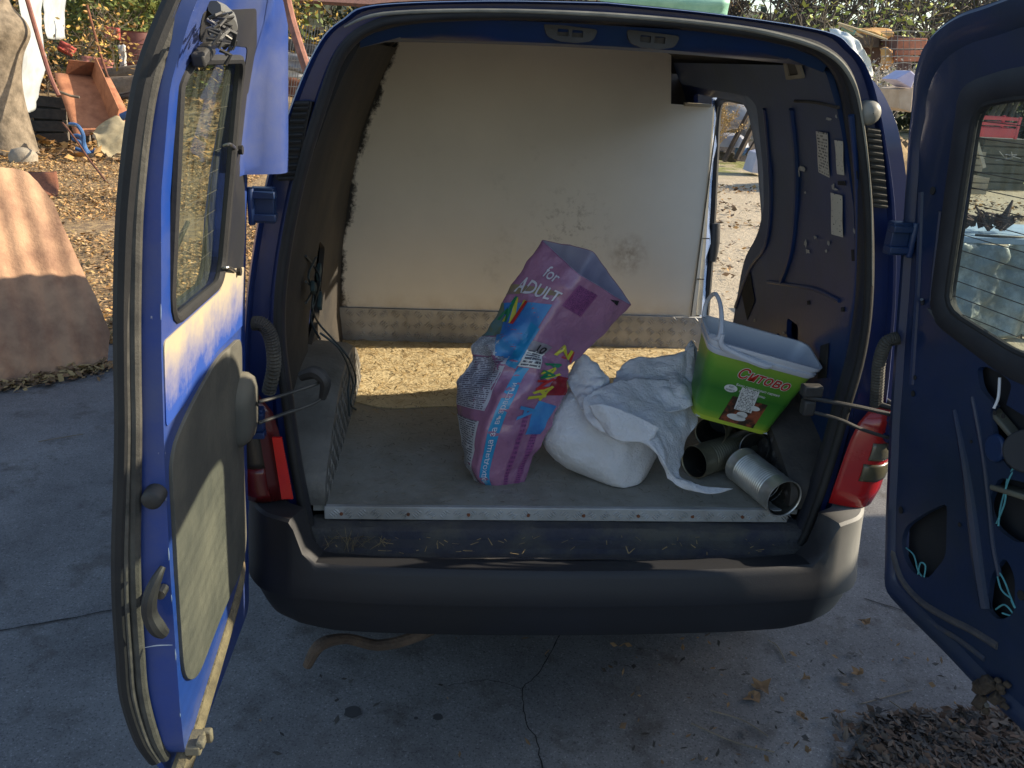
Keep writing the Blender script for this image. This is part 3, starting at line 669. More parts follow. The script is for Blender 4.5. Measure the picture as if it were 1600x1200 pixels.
# ---------------------------------------------------------------- tail lamps
def taillamp(sgn):
    # outline of the lamp as rows from bottom to top: inner x, outer x
    rows = [(.706, .700, .818), (.74, .703, .832), (.80, .709, .837), (.86, .716, .838), (.92, .726, .836), (.96, .742, .830), (.985, .765, .820)]
    def pt(z, u):   # u 0 inner .. 1 outer corner .. 1.6 round the side
        i, o_ = (float(np.interp(z, [r[0] for r in rows], [r[k] for r in rows])) for k in (1, 2))
        if u <= 1: x = i+(o_-i)*u; y = .018-.028*math.sin(min(1, u*1.15)*1.9)+.03*u**5
        else: x = o_+.004*math.sin((u-1)*3); y = .020+(u-1)*.28
        return Vector((sgn*x, y, z))
    def seg(z0, z1, u0, u1, name, mt, par, off=0):
        nu = 14; nz = 6; v = []
        for j in range(nz+1):
            for i in range(nu+1):
                z = z0+(z1-z0)*j/nz; u = u0+(u1-u0)*i/nu; p = pt(z, u); b = -.004*math.sin(math.pi*j/nz)
                v.append(p+Vector((0, b-off, 0)))
        f = [(j*(nu+1)+i, j*(nu+1)+i+1, (j+1)*(nu+1)+i+1, (j+1)*(nu+1)+i) for j in range(nz) for i in range(nu)]
        return obj(name, v, f, mt, par, smooth=50, solid=.004)
    L_ = seg(.706, .985, 0, 1.5, 'tail_lamp', RED if sgn > 0 else REDD, van)
    if sgn > 0:
        seg(.845, .893, .42, 1.45, 'clear_lens', SMOKE, L_, .006); seg(.785, .833, .36, 1.45, 'amber_lens', mat('amber_lens', (.06,.055,.035), (.10,.09,.05), 9, .3, coat=.4), L_, .006)
    else:
        seg(.715, .80, .35, 1.3, 'clear_lens', mat('shaded_dim_red_lens', (.14,.008,.008), (.08,.006,.006), 9, .25, coat=.4), L_, .006)
        seg(.80, .90, .35, 1.3, 'amber_lens', mat('shaded_smoked_lens', (.025,.022,.018), (.04,.03,.02), 9, .3, coat=.4), L_, .006)  # left lenses darkened, the lamp's shade painted into their colours
        v = [aY(x, y, -.022) for x, y in [(425, 684), (440, 684), (458, 780), (440, 780)]]
        obj('reflector', v+[p+Vector((0, .006, 0)) for p in v], [(0,1,2,3), (7,6,5,4), (0,4,5,1), (1,5,6,2), (2,6,7,3), (3,7,4,0)], mat('reflector_red', (.70,.012,.012), rough=.2), L_, smooth=0)
    MB().tube([pt(.992, .2)+Vector((0,.004,0)), pt(.99, .6), pt(.985, 1.0), pt(.98, 1.3)], .007, 8).build('lamp_gasket', BLK, L_, smooth=60)
taillamp(1); taillamp(-1)
# ---------------------------------------------------------------- vent grilles in the pillars
def grille(sgn, pts, n, w0, w1, name):
    A = [aY(*p, .055) for p in pts]; base = []
    ln = [Vector(tuple(map(float, q))) for q in crom([tuple(a) for a in A], 8)]
    body = []
    for i, p in enumerate(ln):
        t = i/(len(ln)-1); wd = w0+(w1-w0)*t
        body.append([p+Vector((-wd/2-.006, .006, 0)), p+Vector((-wd/2-.002, -.014, 0)), p+Vector((wd/2+.002, -.014, 0)), p+Vector((wd/2+.006, .006, 0))])
    G = loft(name, body, BLK, van, closed=False, capends=True, smooth=20)
    for k in range(n):
        t = (k+.5)/n*(len(ln)-1); i = int(t); p = ln[i].lerp(ln[min(i+1, len(ln)-1)], t-i); wd = w0+(w1-w0)*k/n
        s = MB().box((0,0,0), (wd*.94, .010, .0075), Matrix.Rotation(R_(28), 3, 'X')@Matrix.Rotation(R_(6)*sgn, 3, 'Y')).build('slat', RUBL if sgn > 0 else RUB, G, bevel=.0015)
        s.location = p+Vector((0, -.018, 0))
grille(-1, [(475, 158), (462, 215), (450, 280)], 12, .034, .042, 'vent_grille')
grille(1, [(1358, 200), (1364, 258), (1369, 322)], 13, .034, .040, 'vent_grille')
# round rubber stop above the right vent
c = aY(1355, 176, .05); st = MB()
rings = [[Vector((c.x+r*math.cos(a), c.y-y_, c.z+r*1.05*math.sin(a))) for a in [math.tau*i/20 for i in range(20)]] for r, y_ in ((.026, -.01), (.026, .012), (.022, .022), (.012, .028), (.001, .03))]
loft('rubber_stop', rings, mat('pale_rubber', (.30,.29,.25), (.12,.12,.10), 8, .5), van, smooth=60)
# ================================================================== REAR DOORS (parts of the van)
LEAN = interp([(.40, 0), (.62, .002), (.9, .012), (1.1, .022), (1.3, .036), (1.55, .060), (1.70, .086), (1.80, .122), (1.90, .17)])
THK = interp([(.42, .5), (.5, .62), (.6, .92), (.75, .90), (.9, .86), (1.02, .74), (1.15, .62), (1.25, .58), (1.45, .54), (1.64, .38), (1.85, .32)])
def LD(u, z, w_=0):      # left door: u from hinge to free edge, w outwards
    return Vector((-.800+LEAN(z)*1.0-(w_*THK(z) if w_ > 0 else w_), -.03-u, z))
_a = R_(10); RY0 = -.09
def RD(u, z, w_=0):
    return Vector((.802-LEAN(z)*.85+math.sin(_a)*u+w_*math.cos(_a), RY0-math.cos(_a)*u+w_*math.sin(_a)*0, z))
def lp(px, py, w_=0):
    x = -.78
    for _ in range(14): p = aX(px, py, x); x = LD(0, max(.3, min(1.95, p.z)), w_).x
    return (-.03-p.y, p.z)
def rp_(px, py, w_=0):
    x = .80; p = aX(px, py, x)
    for _ in range(20):
        p = aX(px, py, x); u = (RY0-p.y)/math.cos(_a); x = .5*x+.5*RD(u, max(.3, min(1.95, p.z)), w_).x
    return ((RY0-p.y)/math.cos(_a), p.z)
def lpp(px, py, w_=0): return LD(*lp(px, py, w_), w_)
def rpp(px, py, w_=0): return RD(*rp_(px, py, w_), w_)
# ---- left door
def shrink(P, d, cx=None):
    c = sum((Vector(p) for p in P), Vector((0, 0)))/len(P); o = []
    for i in range(len(P)):
        p = Vector(P[i]); o.append(tuple(p+(c-p).normalized()*d))
    return o
_le = [(.13,1.86),(.085,1.80),(.055,1.70),(.035,1.60),(.03,1.515),(.010,1.505),(.004,1.40),(.0,1.2),(-.004,.95),(.0,.70)]
LO = [(.045,.44),(.30,.445),(.52,.455),(.580,.50),(.580,.9),(.580,1.30),(.580,1.55),(.577,1.70),(.567,1.80),(.54,1.855),(.40,1.895),(.20,1.905)]+_le+[(.02,.56)]
LOr = polyround(LO, .03, 3)
WINL = polyround([(.528,1.335),(.528,1.71),(.49,1.735),(.19,1.735),(.155,1.70),(.195,1.36),(.225,1.325)], .05, 4)
# inner panel, thick so the free edge shows its painted return
plate('left_door_panel', LOr, [WINL], lambda a, b, w_: LD(a, b, w_), 0, .062, BLUED, van, step=.07, smooth=35, bevel=.006)
ldoor = bpy.data.objects['left_door_panel']
# outer skin, bulging below the waist
bulge = interp([(.40, .0), (1.9, 0)])
OS = polyround([(-.0,.42),(.55,.425),(.578,.47),(.582,.7),(.582,1.2),(.580,1.60),(.57,1.80),(.52,1.87),(.40,1.90),(.20,1.89),(.08,1.84),(.02,1.72),(.0,1.52),(-.005,1.2),(-.01,.6)], .03, 3)
plate('left_door_skin', OS, [shrink(WINL, -.028)], lambda a, b, w_: LD(a, b, w_-float(np.interp(b, [1.15, 1.3], [0, .012]))), .078, .098, BLUED, ldoor, step=.08, smooth=40)
# free-edge rubber: two parallel beads running the height
fz = [1.86, 1.80, 1.70, 1.55, 1.4, 1.28, 1.2, 1.12, 1.05, .95, .85, .75, .65, .55, .485]
fu = interp([(.48, .575), (.55, .588), (.7, .594), (1.6, .592), (1.75, .58), (1.86, .53)])
for k, (w0, r, mt) in enumerate(((.094, .016, RUB), (.066, .010, RUBL))):
    q = [LD(fu(z)-.004, z, w0+bulge(z)*.8) for z in fz]
    tube('edge_seal', q, r, mt, ldoor, n=10)
q = [LD(fu(z)+.004, z, .080) for z in fz]
tube('edge_seal', q, .0045, mat('pale_worn_rubber', (.12,.11,.09), (.05,.048,.04), 30, .8), ldoor)
# window: recessed dark surround, rubber, glass, heater wires
loft('window_reveal', [[LD(a, b, w_) for a, b in WINL] for w_ in (-.003, .012, .078)], BLK, ldoor, smooth=50)
tube('window_rubber', [LD(a, b, .004) for a, b in WINL+WINL[:1]], .009, RUB, ldoor, sm=1)
fl = []
for z in (1.512, 1.53, 1.6, 1.68, 1.75, 1.80, 1.84, 1.87):
    x_ = aY(447, float(np.interp(z, [1.5, 1.85], [265, 0])), -.03).x if z < 1.85 else -.66; k_ = .0 if z < 1.8 else (z-1.8)*1.2; q0 = LD(.095+k_, z, -.001); q1 = LD(.06+k_, z, -.004)
    fl.append([q0, q1, Vector(((q1.x+x_)/2-.004, -.03-.045-k_, z)), Vector((x_-.008, -.03-.026-k_, z)), Vector((x_, -.03-.008-k_, z)), Vector((x_+.002, -.02-k_, z))])
loft('wrap_flange', fl, BLUED, ldoor, closed=False, smooth=60)
gl = plate('window_glass', shrink(WINL, -.006), [], lambda a, b, w_: LD(a, b, w_), .040, .046, GLASSL, ldoor, step=.1, smooth=0, edges=False)
mb = MB()
for k in range(9):
    z = 1.385+k*.038; mb.tube([LD(.17+.05*(z < 1.4), z, .038), LD(.35, z+.001, .038), LD(.525, z, .038)], .0004, 4)
o = mb.build('heater_wires', mat('heater_wire', (.07,.07,.05)), gl); o['kind'] = 'stuff'
# black rear of inner recess around the glass on the hinge side
plate('inner_recess', polyround([(.035,1.22),(.17,1.24),(.205,1.31),(.175,1.36),(.135,1.70),(.17,1.755),(.50,1.76),(.52,1.80),(.20,1.82),(.10,1.76),(.045,1.50),(.02,1.40)], .02), [], lambda a, b, w_: LD(a, b, w_), -.0015, .002, mat('black_recess_paint', (.008,.010,.018), (.014,.016,.02), 8, .6, dust=.1), ldoor, step=.07)
# dust lying below the window
dv = polyround([(.02,1.31),(.12,1.33),(.19,1.34),(.225,1.312),(.572,1.322),(.572,1.175),(.45,1.175),(.25,1.195),(.02,1.18)], .012)
def dustfn(a, b, w_): return LD(a, b, w_)
M = bpy.data.materials.new('dust_on_paint'); M.use_nodes = True; t = M.node_tree; N = t.nodes; L = t.links; b = N['Principled BSDF']; b.inputs['Roughness'].default_value = .9
tc = N.new('ShaderNodeTexCoord'); n1 = N.new('ShaderNodeTexNoise'); n1.inputs['Scale'].default_value = 14; n1.inputs['Detail'].default_value = 10; n1.inputs['Roughness'].default_value = .72; L.new(tc.outputs['Object'], n1.inputs[0])
sx = N.new('ShaderNodeSeparateXYZ'); L.new(tc.outputs['Object'], sx.inputs[0])
r1 = N.new('ShaderNodeMapRange'); r1.inputs[1].default_value = 1.18; r1.inputs[2].default_value = 1.31; r1.inputs[3].default_value = -.42; r1.inputs[4].default_value = .42; L.new(sx.outputs['Z'], r1.inputs[0])
ad = N.new('ShaderNodeMath'); L.new(n1.outputs['Fac'], ad.inputs[0]); L.new(r1.outputs[0], ad.inputs[1])
r2 = N.new('ShaderNodeMapRange'); r2.inputs[1].default_value = .22; r2.inputs[2].default_value = .92; L.new(ad.outputs[0], r2.inputs[0])
x = N.new('ShaderNodeMix'); x.data_type = 'RGBA'; L.new(r2.outputs[0], x.inputs[0]); x.inputs[6].default_value = (.012,.058,.30,1); x.inputs[7].default_value = (.46,.385,.25,1); L.new(x.outputs[2], b.inputs[0])
plate('dusty_ledge', dv, [], dustfn, -.0022, .001, M, ldoor, step=.04, edges=True)
# trim panel and the lever cap
TP = polyround([(.055,1.165),(.26,1.185),(.44,1.16),(.562,1.125),(.562,.66),(.49,.60),(.30,.61),(.10,.60),(.055,.64)], .05, 4)
tp = plate('door_trim', TP, [], lambda a, b, w_: LD(a, b, w_-.002*noise.noise(Vector((a*5, b*4, 0)))), -.007, .001, TRIM, ldoor, step=.05, bevel=.003)
cq = [lp(*p) for p in [(372, 590), (398, 600), (404, 640), (402, 680), (388, 702), (372, 690)]]
cap = []
cz = (.98-.0); 
for k, (s, w_) in enumerate(((.96, 0), (.94, -.016), (.82, -.030), (.55, -.036), (.05, -.037))):
    cap.append([LD(.060+(a-.060)*s, 1.005+(b-1.005)*s, w_) for a, b in polyround([(.0,.90),(.125,.91),(.135,1.05),(.06,1.09),(.005,1.06)], .04, 4)])
loft('strap_cover', cap, mat('cover_plastic', (.085,.085,.075), (.06,.06,.052), 6, .6, dust=.35, dustc=(.34,.30,.21)), ldoor, smooth=60)
# latch lever, stop, scratches on the free-edge return
def FE(z, w_, o_=0): return LD(fu(z)-.012+o_, z, w_)   # point on the end face
hz = [(.94, .022), (.925, .018), (.89, .030), (.85, .033), (.82, .018), (.805, .010)]
tube('latch_lever', [FE(.93, .006, .018), FE(.915, .014, .03), FE(.885, .026, .036), FE(.85, .030, .036), FE(.82, .020, .034), FE(.80, .010, .026)], [.005,.009,.012,.013,.015,.011], BLK, ldoor, n=10)
MB().tube([FE(.875, .014, .0), FE(.875, .014, .022)], .009, 10).build('latch_pin', STEEL, ldoor)
MB().tube([FE(1.06, .022, -.002), FE(1.06, .022, .024), FE(1.06, .022, .028)], [.018, .017, .012], 16).build('rubber_stop', BLK, ldoor, smooth=50)
SC = mat('worn_primer_edge', (.34,.38,.44), (.12,.18,.32), 30, .6)
for z0, z1 in ((1.385, 1.36), (1.06, 1.045), (.955, .93), (.86, .845), (.745, .72), (.60, .59)):
    tube('paint_wear', [LD(.5805, z0, .001), LD(.5815, (z0+z1)/2, .0005), LD(.5805, z1, .001)], [.0004,.0011,.0004], SC, ldoor, sm=3)
tube('paint_wear', [FE(.765, .0, .0135), FE(.764, .03, .0135), FE(.760, .052, .0135)], [.0006,.0012,.0006], SC, ldoor, sm=3)
# wooden-looking dusty bottom flange with catch
tube('bottom_flange', [LD(.05, .60, .012), LD(.12, .56, .008), LD(.30, .525, .008), (LD(.46, .50, .008)), LD(.56, .475, .010), LD(.615, .44, .03)], [.012,.017,.019,.020,.019,.02], mat('caked_dust', (.30,.23,.13), (.17,.13,.08), 30, .95, .6, 90), ldoor, n=8)
mb = MB(); c = LD(.55, .50, -.012); mb.box(c, (.03, .05, .022)); mb.box(c+Vector((.014, -.012, .012)), (.016, .022, .018)); mb.box(c+Vector((.016, .022, -.004)), (.02, .014, .03))
mb.build('door_catch', mat('dusty_metal', (.27,.22,.14), (.17,.14,.10), 20, .8, .3, 60), ldoor, bevel=.004)
# high stop lamp remains hanging at the window top
hl = tube('lamp_bracket', [lpp(335, 12, -.01), lpp(352, 25, -.012), lpp(362, 42, -.012)], [.010,.014,.010], mat('grey_bracket', (.16,.16,.15)), ldoor)
r3 = random.Random(5)
for k in range(26):
    a = lpp(320+r3.random()*34, 18+k*2.1+r3.random()*8, -.012-.02*r3.random()); b = a+Vector((.012*r3.random(), -.03+.06*r3.random(), -.025+.03*r3.random()))
    MB().tube([a, (a+b)/2+Vector((.012, 0, .004)), b], .0014+.0022*r3.random(), 5).build('lamp_clip', BLK if k % 3 else STEEL, ldoor)
MB().box(lpp(318, 84, -.01), (.02, .07, .02), Matrix.Rotation(.3, 3, 'X')).build('lamp_bracket', BLK, ldoor, bevel=.004)
for p, q in (((350, 228), (370, 234)), ((347, 420), (368, 424))):
    tube('metal_clip', [lpp(*p, .0), lpp((p[0]+q[0])/2, p[1]-2, -.012), lpp(*q, -.004)], [.003,.0035,.003], STEEL, ldoor)
    c = lpp(q[0]+3, q[1], -.003); MB().tube([c, c+Vector((.008, 0, 0))], .009, 8).build('clip_socket', CRACK, ldoor)
# wiper on the outside, seen through the glass
wz = [LD(.46, 1.33, .12), LD(.40, 1.36, .12), LD(.30, 1.40, .12), LD(.21, 1.44, .12)]
tube('wiper_arm', wz, [.012,.008,.006,.004], BLK, ldoor)
tube('wiper_arm', [LD(.36, 1.385, .12), LD(.30, 1.37, .12), LD(.27, 1.33, .12)], .004, BLK, ldoor)
MB().box(LD(.50, 1.34, .13), (.03, .07, .04)).build('wiper_arm', BLK, ldoor, bevel=.008)
# hinges, conduits, check straps
def hinge(px, py, par, sgn):
    c = aY(px, py, -.012); mb = MB(); mb.box(c, (.05, .03, .075)); mb.box(c+Vector((-sgn*.0, -.012, .024)), (.058, .03, .016)); mb.box(c+Vector((0, -.012, -.024)), (.058, .03, .016)); mb.tube([c+Vector((sgn*.022, -.022, -.04)), c+Vector((sgn*.022, -.022, .04))], .008, 10)
    return mb.build('hinge', BLUEI, par, bevel=.003)
hinge(412, 320, van, -1); hinge(1404, 372, van, 1); hinge(396, 660, van, -1); hinge(1400, 668, van, 1)
def conduit(pts, r, par):
    q = crom([tuple(p) for p in pts], 16); n = len(q); rr = [r*(1.0 if i % 2 else .84) for i in range(n)]
    return MB().tube([Vector(tuple(map(float, x))) for x in q], rr, 10).build('cable_conduit', RUBL, par, smooth=20)
conduit([aY(396, 505, -.03), aY(412, 508, -.035), aY(424, 530, -.03), aY(428, 570, -.01), aY(420, 612, .02)], .0175, van)
conduit([aY(1404, 528, -.05), aY(1385, 535, -.045), aY(1374, 565, -.02), aY(1371, 600, 0), aY(1369, 632, .02)], .0165, van)
ARM = mat('strap_steel', (.06,.06,.057), (.12,.115,.10), 12, .5, metal=.6)
tube('check_strap', [aY(404, 628, -.09), aY(440, 618, -.05), aY(488, 602, .0), aY(506, 594, .03)], .0042, ARM, van)
tube('check_strap', [aY(404, 661, -.09), aY(440, 648, -.05), aY(490, 630, .0), aY(509, 616, .03)], .0042, ARM, van)
tube('strap_bracket', [aY(470, 588, .03), aY(492, 582, .02), aY(508, 596, .01), aY(504, 622, .02)], [.012,.016,.014,.009], BLK, van)
tube('check_strap', [aY(1255, 620, .0), aY(1310, 630, -.03), aY(1360, 640, -.04), aY(1440, 660, -.05)], .0055, BLK, van)
tube('check_strap', [aY(1255, 640, .0), aY(1310, 655, -.03), aY(1350, 672, -.04), aY(1420, 694, -.05)], .0045, BLK, van)
mb = MB()
for px, py, sx_, sz in ((1408, 660, .05, .03), (1414, 680, .035, .05), (1404, 700, .05, .02), (1268, 610, .05, .03), (1262, 636, .03, .04)): mb.box(aY(px, py, -.05 if px > 1300 else .0), (sx_, .03, sz))
mb.build('strap_bracket', BLK, van, bevel=.005)['kind'] = 'stuff'
for px, py in ((1418, 654), (1424, 672), (1412, 690), (1420, 702)): MB().tube([aY(px, py, -.062), aY(px, py, -.072)], .008, 8).build('bracket_bolt', STEEL, van)
# ---- right door
_re = [rp_(*p) for p in [(1545, 6), (1500, 20), (1468, 42), (1445, 68), (1432, 108), (1424, 200), (1412, 400), (1402, 540), (1394, 660), (1388, 800), (1385, 925)]]
_rb = [rp_(*p) for p in [(1422, 965), (1480, 1022), (1540, 1086), (1600, 1142)]]
RO = _rb+[(.58,.51),(.60,.55)]+[(.60,.6)][:0]+[(.60,.7)]+[(.60,.9)][:0]+[(.60,.9)]
RO += [(.60,.95),(.60,1.3),(.60,1.55),(.595,1.72),(.575,1.82),(.50,1.868),(.36,1.915),(.22,1.92)]+_re
ROr = polyround(RO, .03, 3)
wq = [rp_(*p) for p in [(1472, 488), (1520, 165), (1600, 150), (1600, 560)]]
WINR = polyround([(wq[0][0]+.004, wq[0][1]+.01), (wq[1][0], wq[1][1]), (wq[2][0], wq[2][1]), (.48, 1.75), (.53, 1.69), (.535, 1.36), (.52, 1.30), (wq[3][0], wq[3][1])], .05, 4)
# access holes pressed through the inner panel
holesR = [[(1526, 575), (1540, 572), (1566, 585), (1582, 600), (1570, 640), (1560, 640), (1535, 612), (1530, 600)],
          [(1545, 640), (1566, 628), (1600, 650), (1625, 660), (1625, 735), (1575, 735), (1555, 690)],
          [(1542, 790), (1560, 745), (1630, 760), (1630, 840), (1590, 850), (1556, 825)],
          [(1408, 845), (1415, 822), (1448, 800), (1480, 785), (1478, 870), (1450, 905), (1425, 895), (1412, 870)],
          [(1548, 900), (1570, 868), (1586, 900), (1585, 960), (1560, 970), (1541, 952)],
          ]
HR = [polyround([rp_(*p) for p in h], .02, 3) for h in holesR]
rdoor = plate('right_door_panel', ROr, [WINR]+HR, lambda a, b, w_: RD(a, b, w_), 0, .012, mat('shaded_blue_inner_door', (.003,.017,.072), (.006,.018,.045), 4, .45, .06, 70, dust=.40, dustc=(.042,.046,.046), coat=.2, dscale=2.4), van, step=.05, smooth=35)  # darker than the left door: shade put into the paint colour
plate('right_door_skin', polyround([(.06,.53),(.55,.53),(.61,.56),(.63,.7),(.63,1.2),(.63,1.60),(.62,1.80),(.56,1.885),(.40,1.90),(.20,1.89),(.08,1.86),(.04,1.78),(.03,1.6),(.03,1.2),(.05,.6)], .03, 3), [shrink(WINR, -.03)], lambda a, b, w_: RD(a, b, w_-float(np.interp(b, [1.1, 1.25], [0, .042]))), .064, .076, BLUED, rdoor, step=.08, smooth=40)
loft('door_edge', [[RD(a, b, w_*float(np.interp(b, [1.1, 1.25], [1, .45]))) for a, b in ROr] for w_ in (.0, .02, .07)], BLUEI, rdoor, smooth=40)
loft('edge_roll', [[RD(a*s+.3*(1-s), b*s+1.16*(1-s), w_) for a, b in ROr] for s, w_ in ((1.0, .001), (.988, -.010), (.955, -.012), (.93, -.002), (.925, .001))], rdoor.data.materials[0], rdoor, smooth=50)
loft('window_reveal', [[RD(a, b, w_) for a, b in WINR] for w_ in (-.003, .010, .02)], BLK, rdoor, smooth=50)
bk = shrink(WINR, -.045)
loft('window_surround', [[RD(a, b, w_) for a, b in P] for P, w_ in ((shrink(WINR, -.058), .0), (shrink(WINR, -.045), -.008), (shrink(WINR, -.012), -.012), (shrink(WINR, -.001), -.004))], mat('black_window_surround', (.010,.012,.018), (.022,.024,.03), 8, .7, .05, dust=.2, dustc=(.08,.075,.06)), rdoor, smooth=60)
tube('window_rubber', [RD(a, b, .002) for a, b in WINR+WINR[:1]], .008, RUB, rdoor, sm=1)
gr = plate('window_glass', shrink(WINR, -.006), [], lambda a, b, w_: RD(a, b, w_), .018, .022, GLASSR, rdoor, step=.1, smooth=0, edges=False)
mb = MB()
for k in range(13):
    z = 1.285+k*.0335; mb.tube([RD(.0+.02, z+.002, .017), RD(.25, z, .017), RD(.53, z-.002, .017)], .0010, 4)
o = mb.build('heater_wires', DARKJ, gr); o['kind'] = 'stuff'
# dusty sill under the window
ds = [rp_(*p) for p in [(1450, 480), (1470, 505), (1530, 550), (1600, 590), (1625, 600), (1625, 575), (1600, 562), (1540, 532), (1490, 500)]]
plate('dusty_ledge', polyround(ds, .01), [], lambda a, b, w_: RD(a, b+.006*noise.noise(Vector((a*20, b*20, 1))), w_), -.006, -.003, mat('shaded_dust', (.10,.10,.085), (.04,.05,.075), 9, .95, .2, 60), rdoor, step=.04)  # dust colour darkened, the door's shade painted in
plate('cavity_shade_sheet', shrink(ROr, .02), [shrink(WINR, -.035)], lambda a, b, w_: RD(a, b, w_*float(np.interp(b, [1.1, 1.25], [1, .4]))), .048, .052, mat('cavity_shade_black', (.010,.012,.016), (.02,.02,.022), 9, .8), rdoor, step=.08)  # black sheet behind the holes, paints in the dark inside of the door
# pressed ribs on the right door
def rrib(pts, r, mt=None): return tube('pressed_ridge', [rpp(x, y, .001) for x, y in pts], r, mt or rdoor.data.materials[0], rdoor)
rrib([(1492, 640), (1508, 720), (1520, 800), (1530, 880), (1540, 950)], [.006,.010,.013,.014,.012])
rrib([(1520, 620), (1535, 700), (1545, 780), (1552, 850), (1562, 900)], .006)
rrib([(1395, 860), (1410, 905), (1440, 940), (1480, 965), (1520, 985), (1560, 1010)], .009, mat('scuffed_rib', (.05,.05,.06), (.09,.08,.075), 20, .8, .3))
rrib([(1430, 950), (1460, 975), (1500, 1000), (1540, 1030)], .007, mat('scuffed_rib2', (.03,.04,.07), (.07,.065,.06), 20, .8, .3))
rrib([(1440, 300), (1436, 420), (1430, 520), (1425, 600)], .008)
rrib([(1470, 330), (1460, 420), (1455, 470)], .006)
for p, s in (((1458, 298), 5), ((1442, 472), 4), ((1430, 590), 3), ((1427, 615), 4), ((1408, 797), 5), ((1500, 820), 3), ((1555, 645), 3), ((1568, 650), 3), ((1518, 690), 2), ((1596, 930), 6)):
    c = rpp(*p, -.001); MB().tube([c, c+Vector((-.002, 0, 0))], .0018*s, 8).build('fixing_hole', CRACK, rdoor)
MB().tube([rpp(1442, 474, -.002), rpp(1440, 468, -.012)], .004, 8).build('bare_screw', STEEL, rdoor)
# mechanism and twine seen inside the holes
MB().bar(rpp(1552, 640, .02), rpp(1620, 720, .02), .012, .028, up=(1,0,0)).build('window_brace', mat('zinc_brace', (.17,.17,.12), (.12,.11,.09), 9, .6, metal=.3), rdoor, bevel=.004)
MB().tube([rpp(1606, 705, .016), rpp(1606, 705, .006)], .045, 20).build('lock_motor', mat('motor_black', (.02,.02,.022)), rdoor, bevel=.003)
MB().bar(rpp(1560, 760, .022), rpp(1625, 780, .022), .012, .05, up=(1,0,0)).build('window_brace', bpy.data.materials['zinc_brace'], rdoor, bevel=.004)
c = rpp(1560, 700, .003); MB().tube([c, c+Vector((-.012, 0, 0))], .03, 18).build('lock_plate', BLUEI, rdoor, bevel=.004)
TW = mat('turquoise_twine', (.10,.34,.36), (.06,.22,.25), 40, .8)
for pts in ([(1584, 690), (1580, 715), (1586, 730), (1576, 750), (1564, 790), (1560, 822)], [(1586, 692), (1588, 722), (1574, 748), (1570, 785), (1557, 818)], [(1416, 856), (1428, 868), (1434, 890), (1440, 900)], [(1434, 900), (1438, 880), (1446, 884), (1444, 902)], [(1552, 880), (1568, 905), (1578, 930), (1586, 950), (1580, 938)], [(1556, 952), (1570, 945), (1584, 962), (1566, 958)], [(1556, 886), (1564, 920), (1580, 935)]):
    tube('twine', [rpp(x, y, .004-.006*(i % 2)) for i, (x, y) in enumerate(pts)], .0019, TW, rdoor)
tube('white_wire', [rpp(1562, 590, .01), rpp(1560, 620, .006), rpp(1553, 638, .0)], .003, WHITE, rdoor)
# latch clogged with mud at the bottom corner
lm = MB()
for k in range(26):
    px, py = 1526+rnd.random()*50, 1062+rnd.random()*50; c = rpp(px, py, -.004-.02*rnd.random()); s = .008+.014*rnd.random()
    lm.box(c, (s, s*1.3, s), Matrix.Rotation(rnd.random()*3, 3, Vector((rnd.random(), rnd.random(), 1)).normalized()))
o = lm.build('mud_clod', mat('mud', (.10,.07,.045), (.05,.035,.025), 40, .95, .6, 90), rdoor, bevel=.003, smooth=60); o['kind'] = 'stuff'
MB().tube([rpp(1532, 1098, -.006), rpp(1542, 1102, -.012)], .006, 8).build('bare_screw', STEEL, rdoor)
tube('edge_seal', [RD(.604, z, .030) for z in (1.8, 1.5, 1.2, .9, .7, .5)], .014, RUB, rdoor)
# sliding door, slid back along the right flank
sl = polyround([(.16,.66),(.16,1.64),(.20,1.74),(.32,1.80),(.82,1.80),(.88,1.66),(.90,.66)], .05, 4)
sdoor = plate('sliding_door', sl, [], lambda a, b, w_: Vector((BX(b)+.055+w_, a, b)), 0, .04, BLUE, van, step=.07, smooth=35, bevel=.008)
# loose wires on the left wall
WIRE = mat('dull_wire', (.03,.045,.05), (.06,.07,.065), 12, .6)
for pts, y0 in (([(478, 400), (492, 418), (500, 440), (492, 470), (486, 500), (500, 530)], .3), ([(478, 440), (490, 452), (488, 480), (498, 505), (520, 530), (545, 560), (556, 590), (552, 615)], .32), ([(494, 402), (482, 430), (488, 452), (478, 474)], .28), ([(545, 575), (552, 600), (548, 630), (556, 640)], .45), ([(500, 520), (530, 545), (546, 580), (544, 612), (546, 650)], .36)):
    tube('loose_wire', [aX(x, y, -.70+.0*y0) if x < 500 else aX(x, y, -.66 if x < 530 else -.612) for x, y in pts], .0032, WIRE, van)
for px, py, a in ((498, 425, .4), (490, 450, -.5), (500, 470, .9)): MB().box(aX(px, py, -.69), (.012, .05, .03), Matrix.Rotation(a, 3, 'X')).build('torn_trim', mat('greenish_scrap', (.05,.085,.08), (.02,.03,.03), 20, .8), van, bevel=.003)
# ================================================================== UNSEEN BLOCK ON THE RIGHT, out of frame: added to throw shade over the yard
shed = thing('shade_caster', 'unseen wall block added to the right of the van to shade the yard', 'shed', (6.6, -2.2, 0))
SHX = 6.2; SHH = .53+(SHX-.8)*math.tan(SUN_EL)/math.cos(SUN_AZ)
MB().box((SHX+1.0, -3.0, SHH/2), (2.0, 9.0, SHH)).build('wall', mat('render_wall', (.34,.30,.24), (.24,.21,.17), 3, .9, .3), shed)
MB().box((SHX+1.0, -3.0, SHH-.0), (2.1, 9.2, .06)).build('roof', RUST, shed)
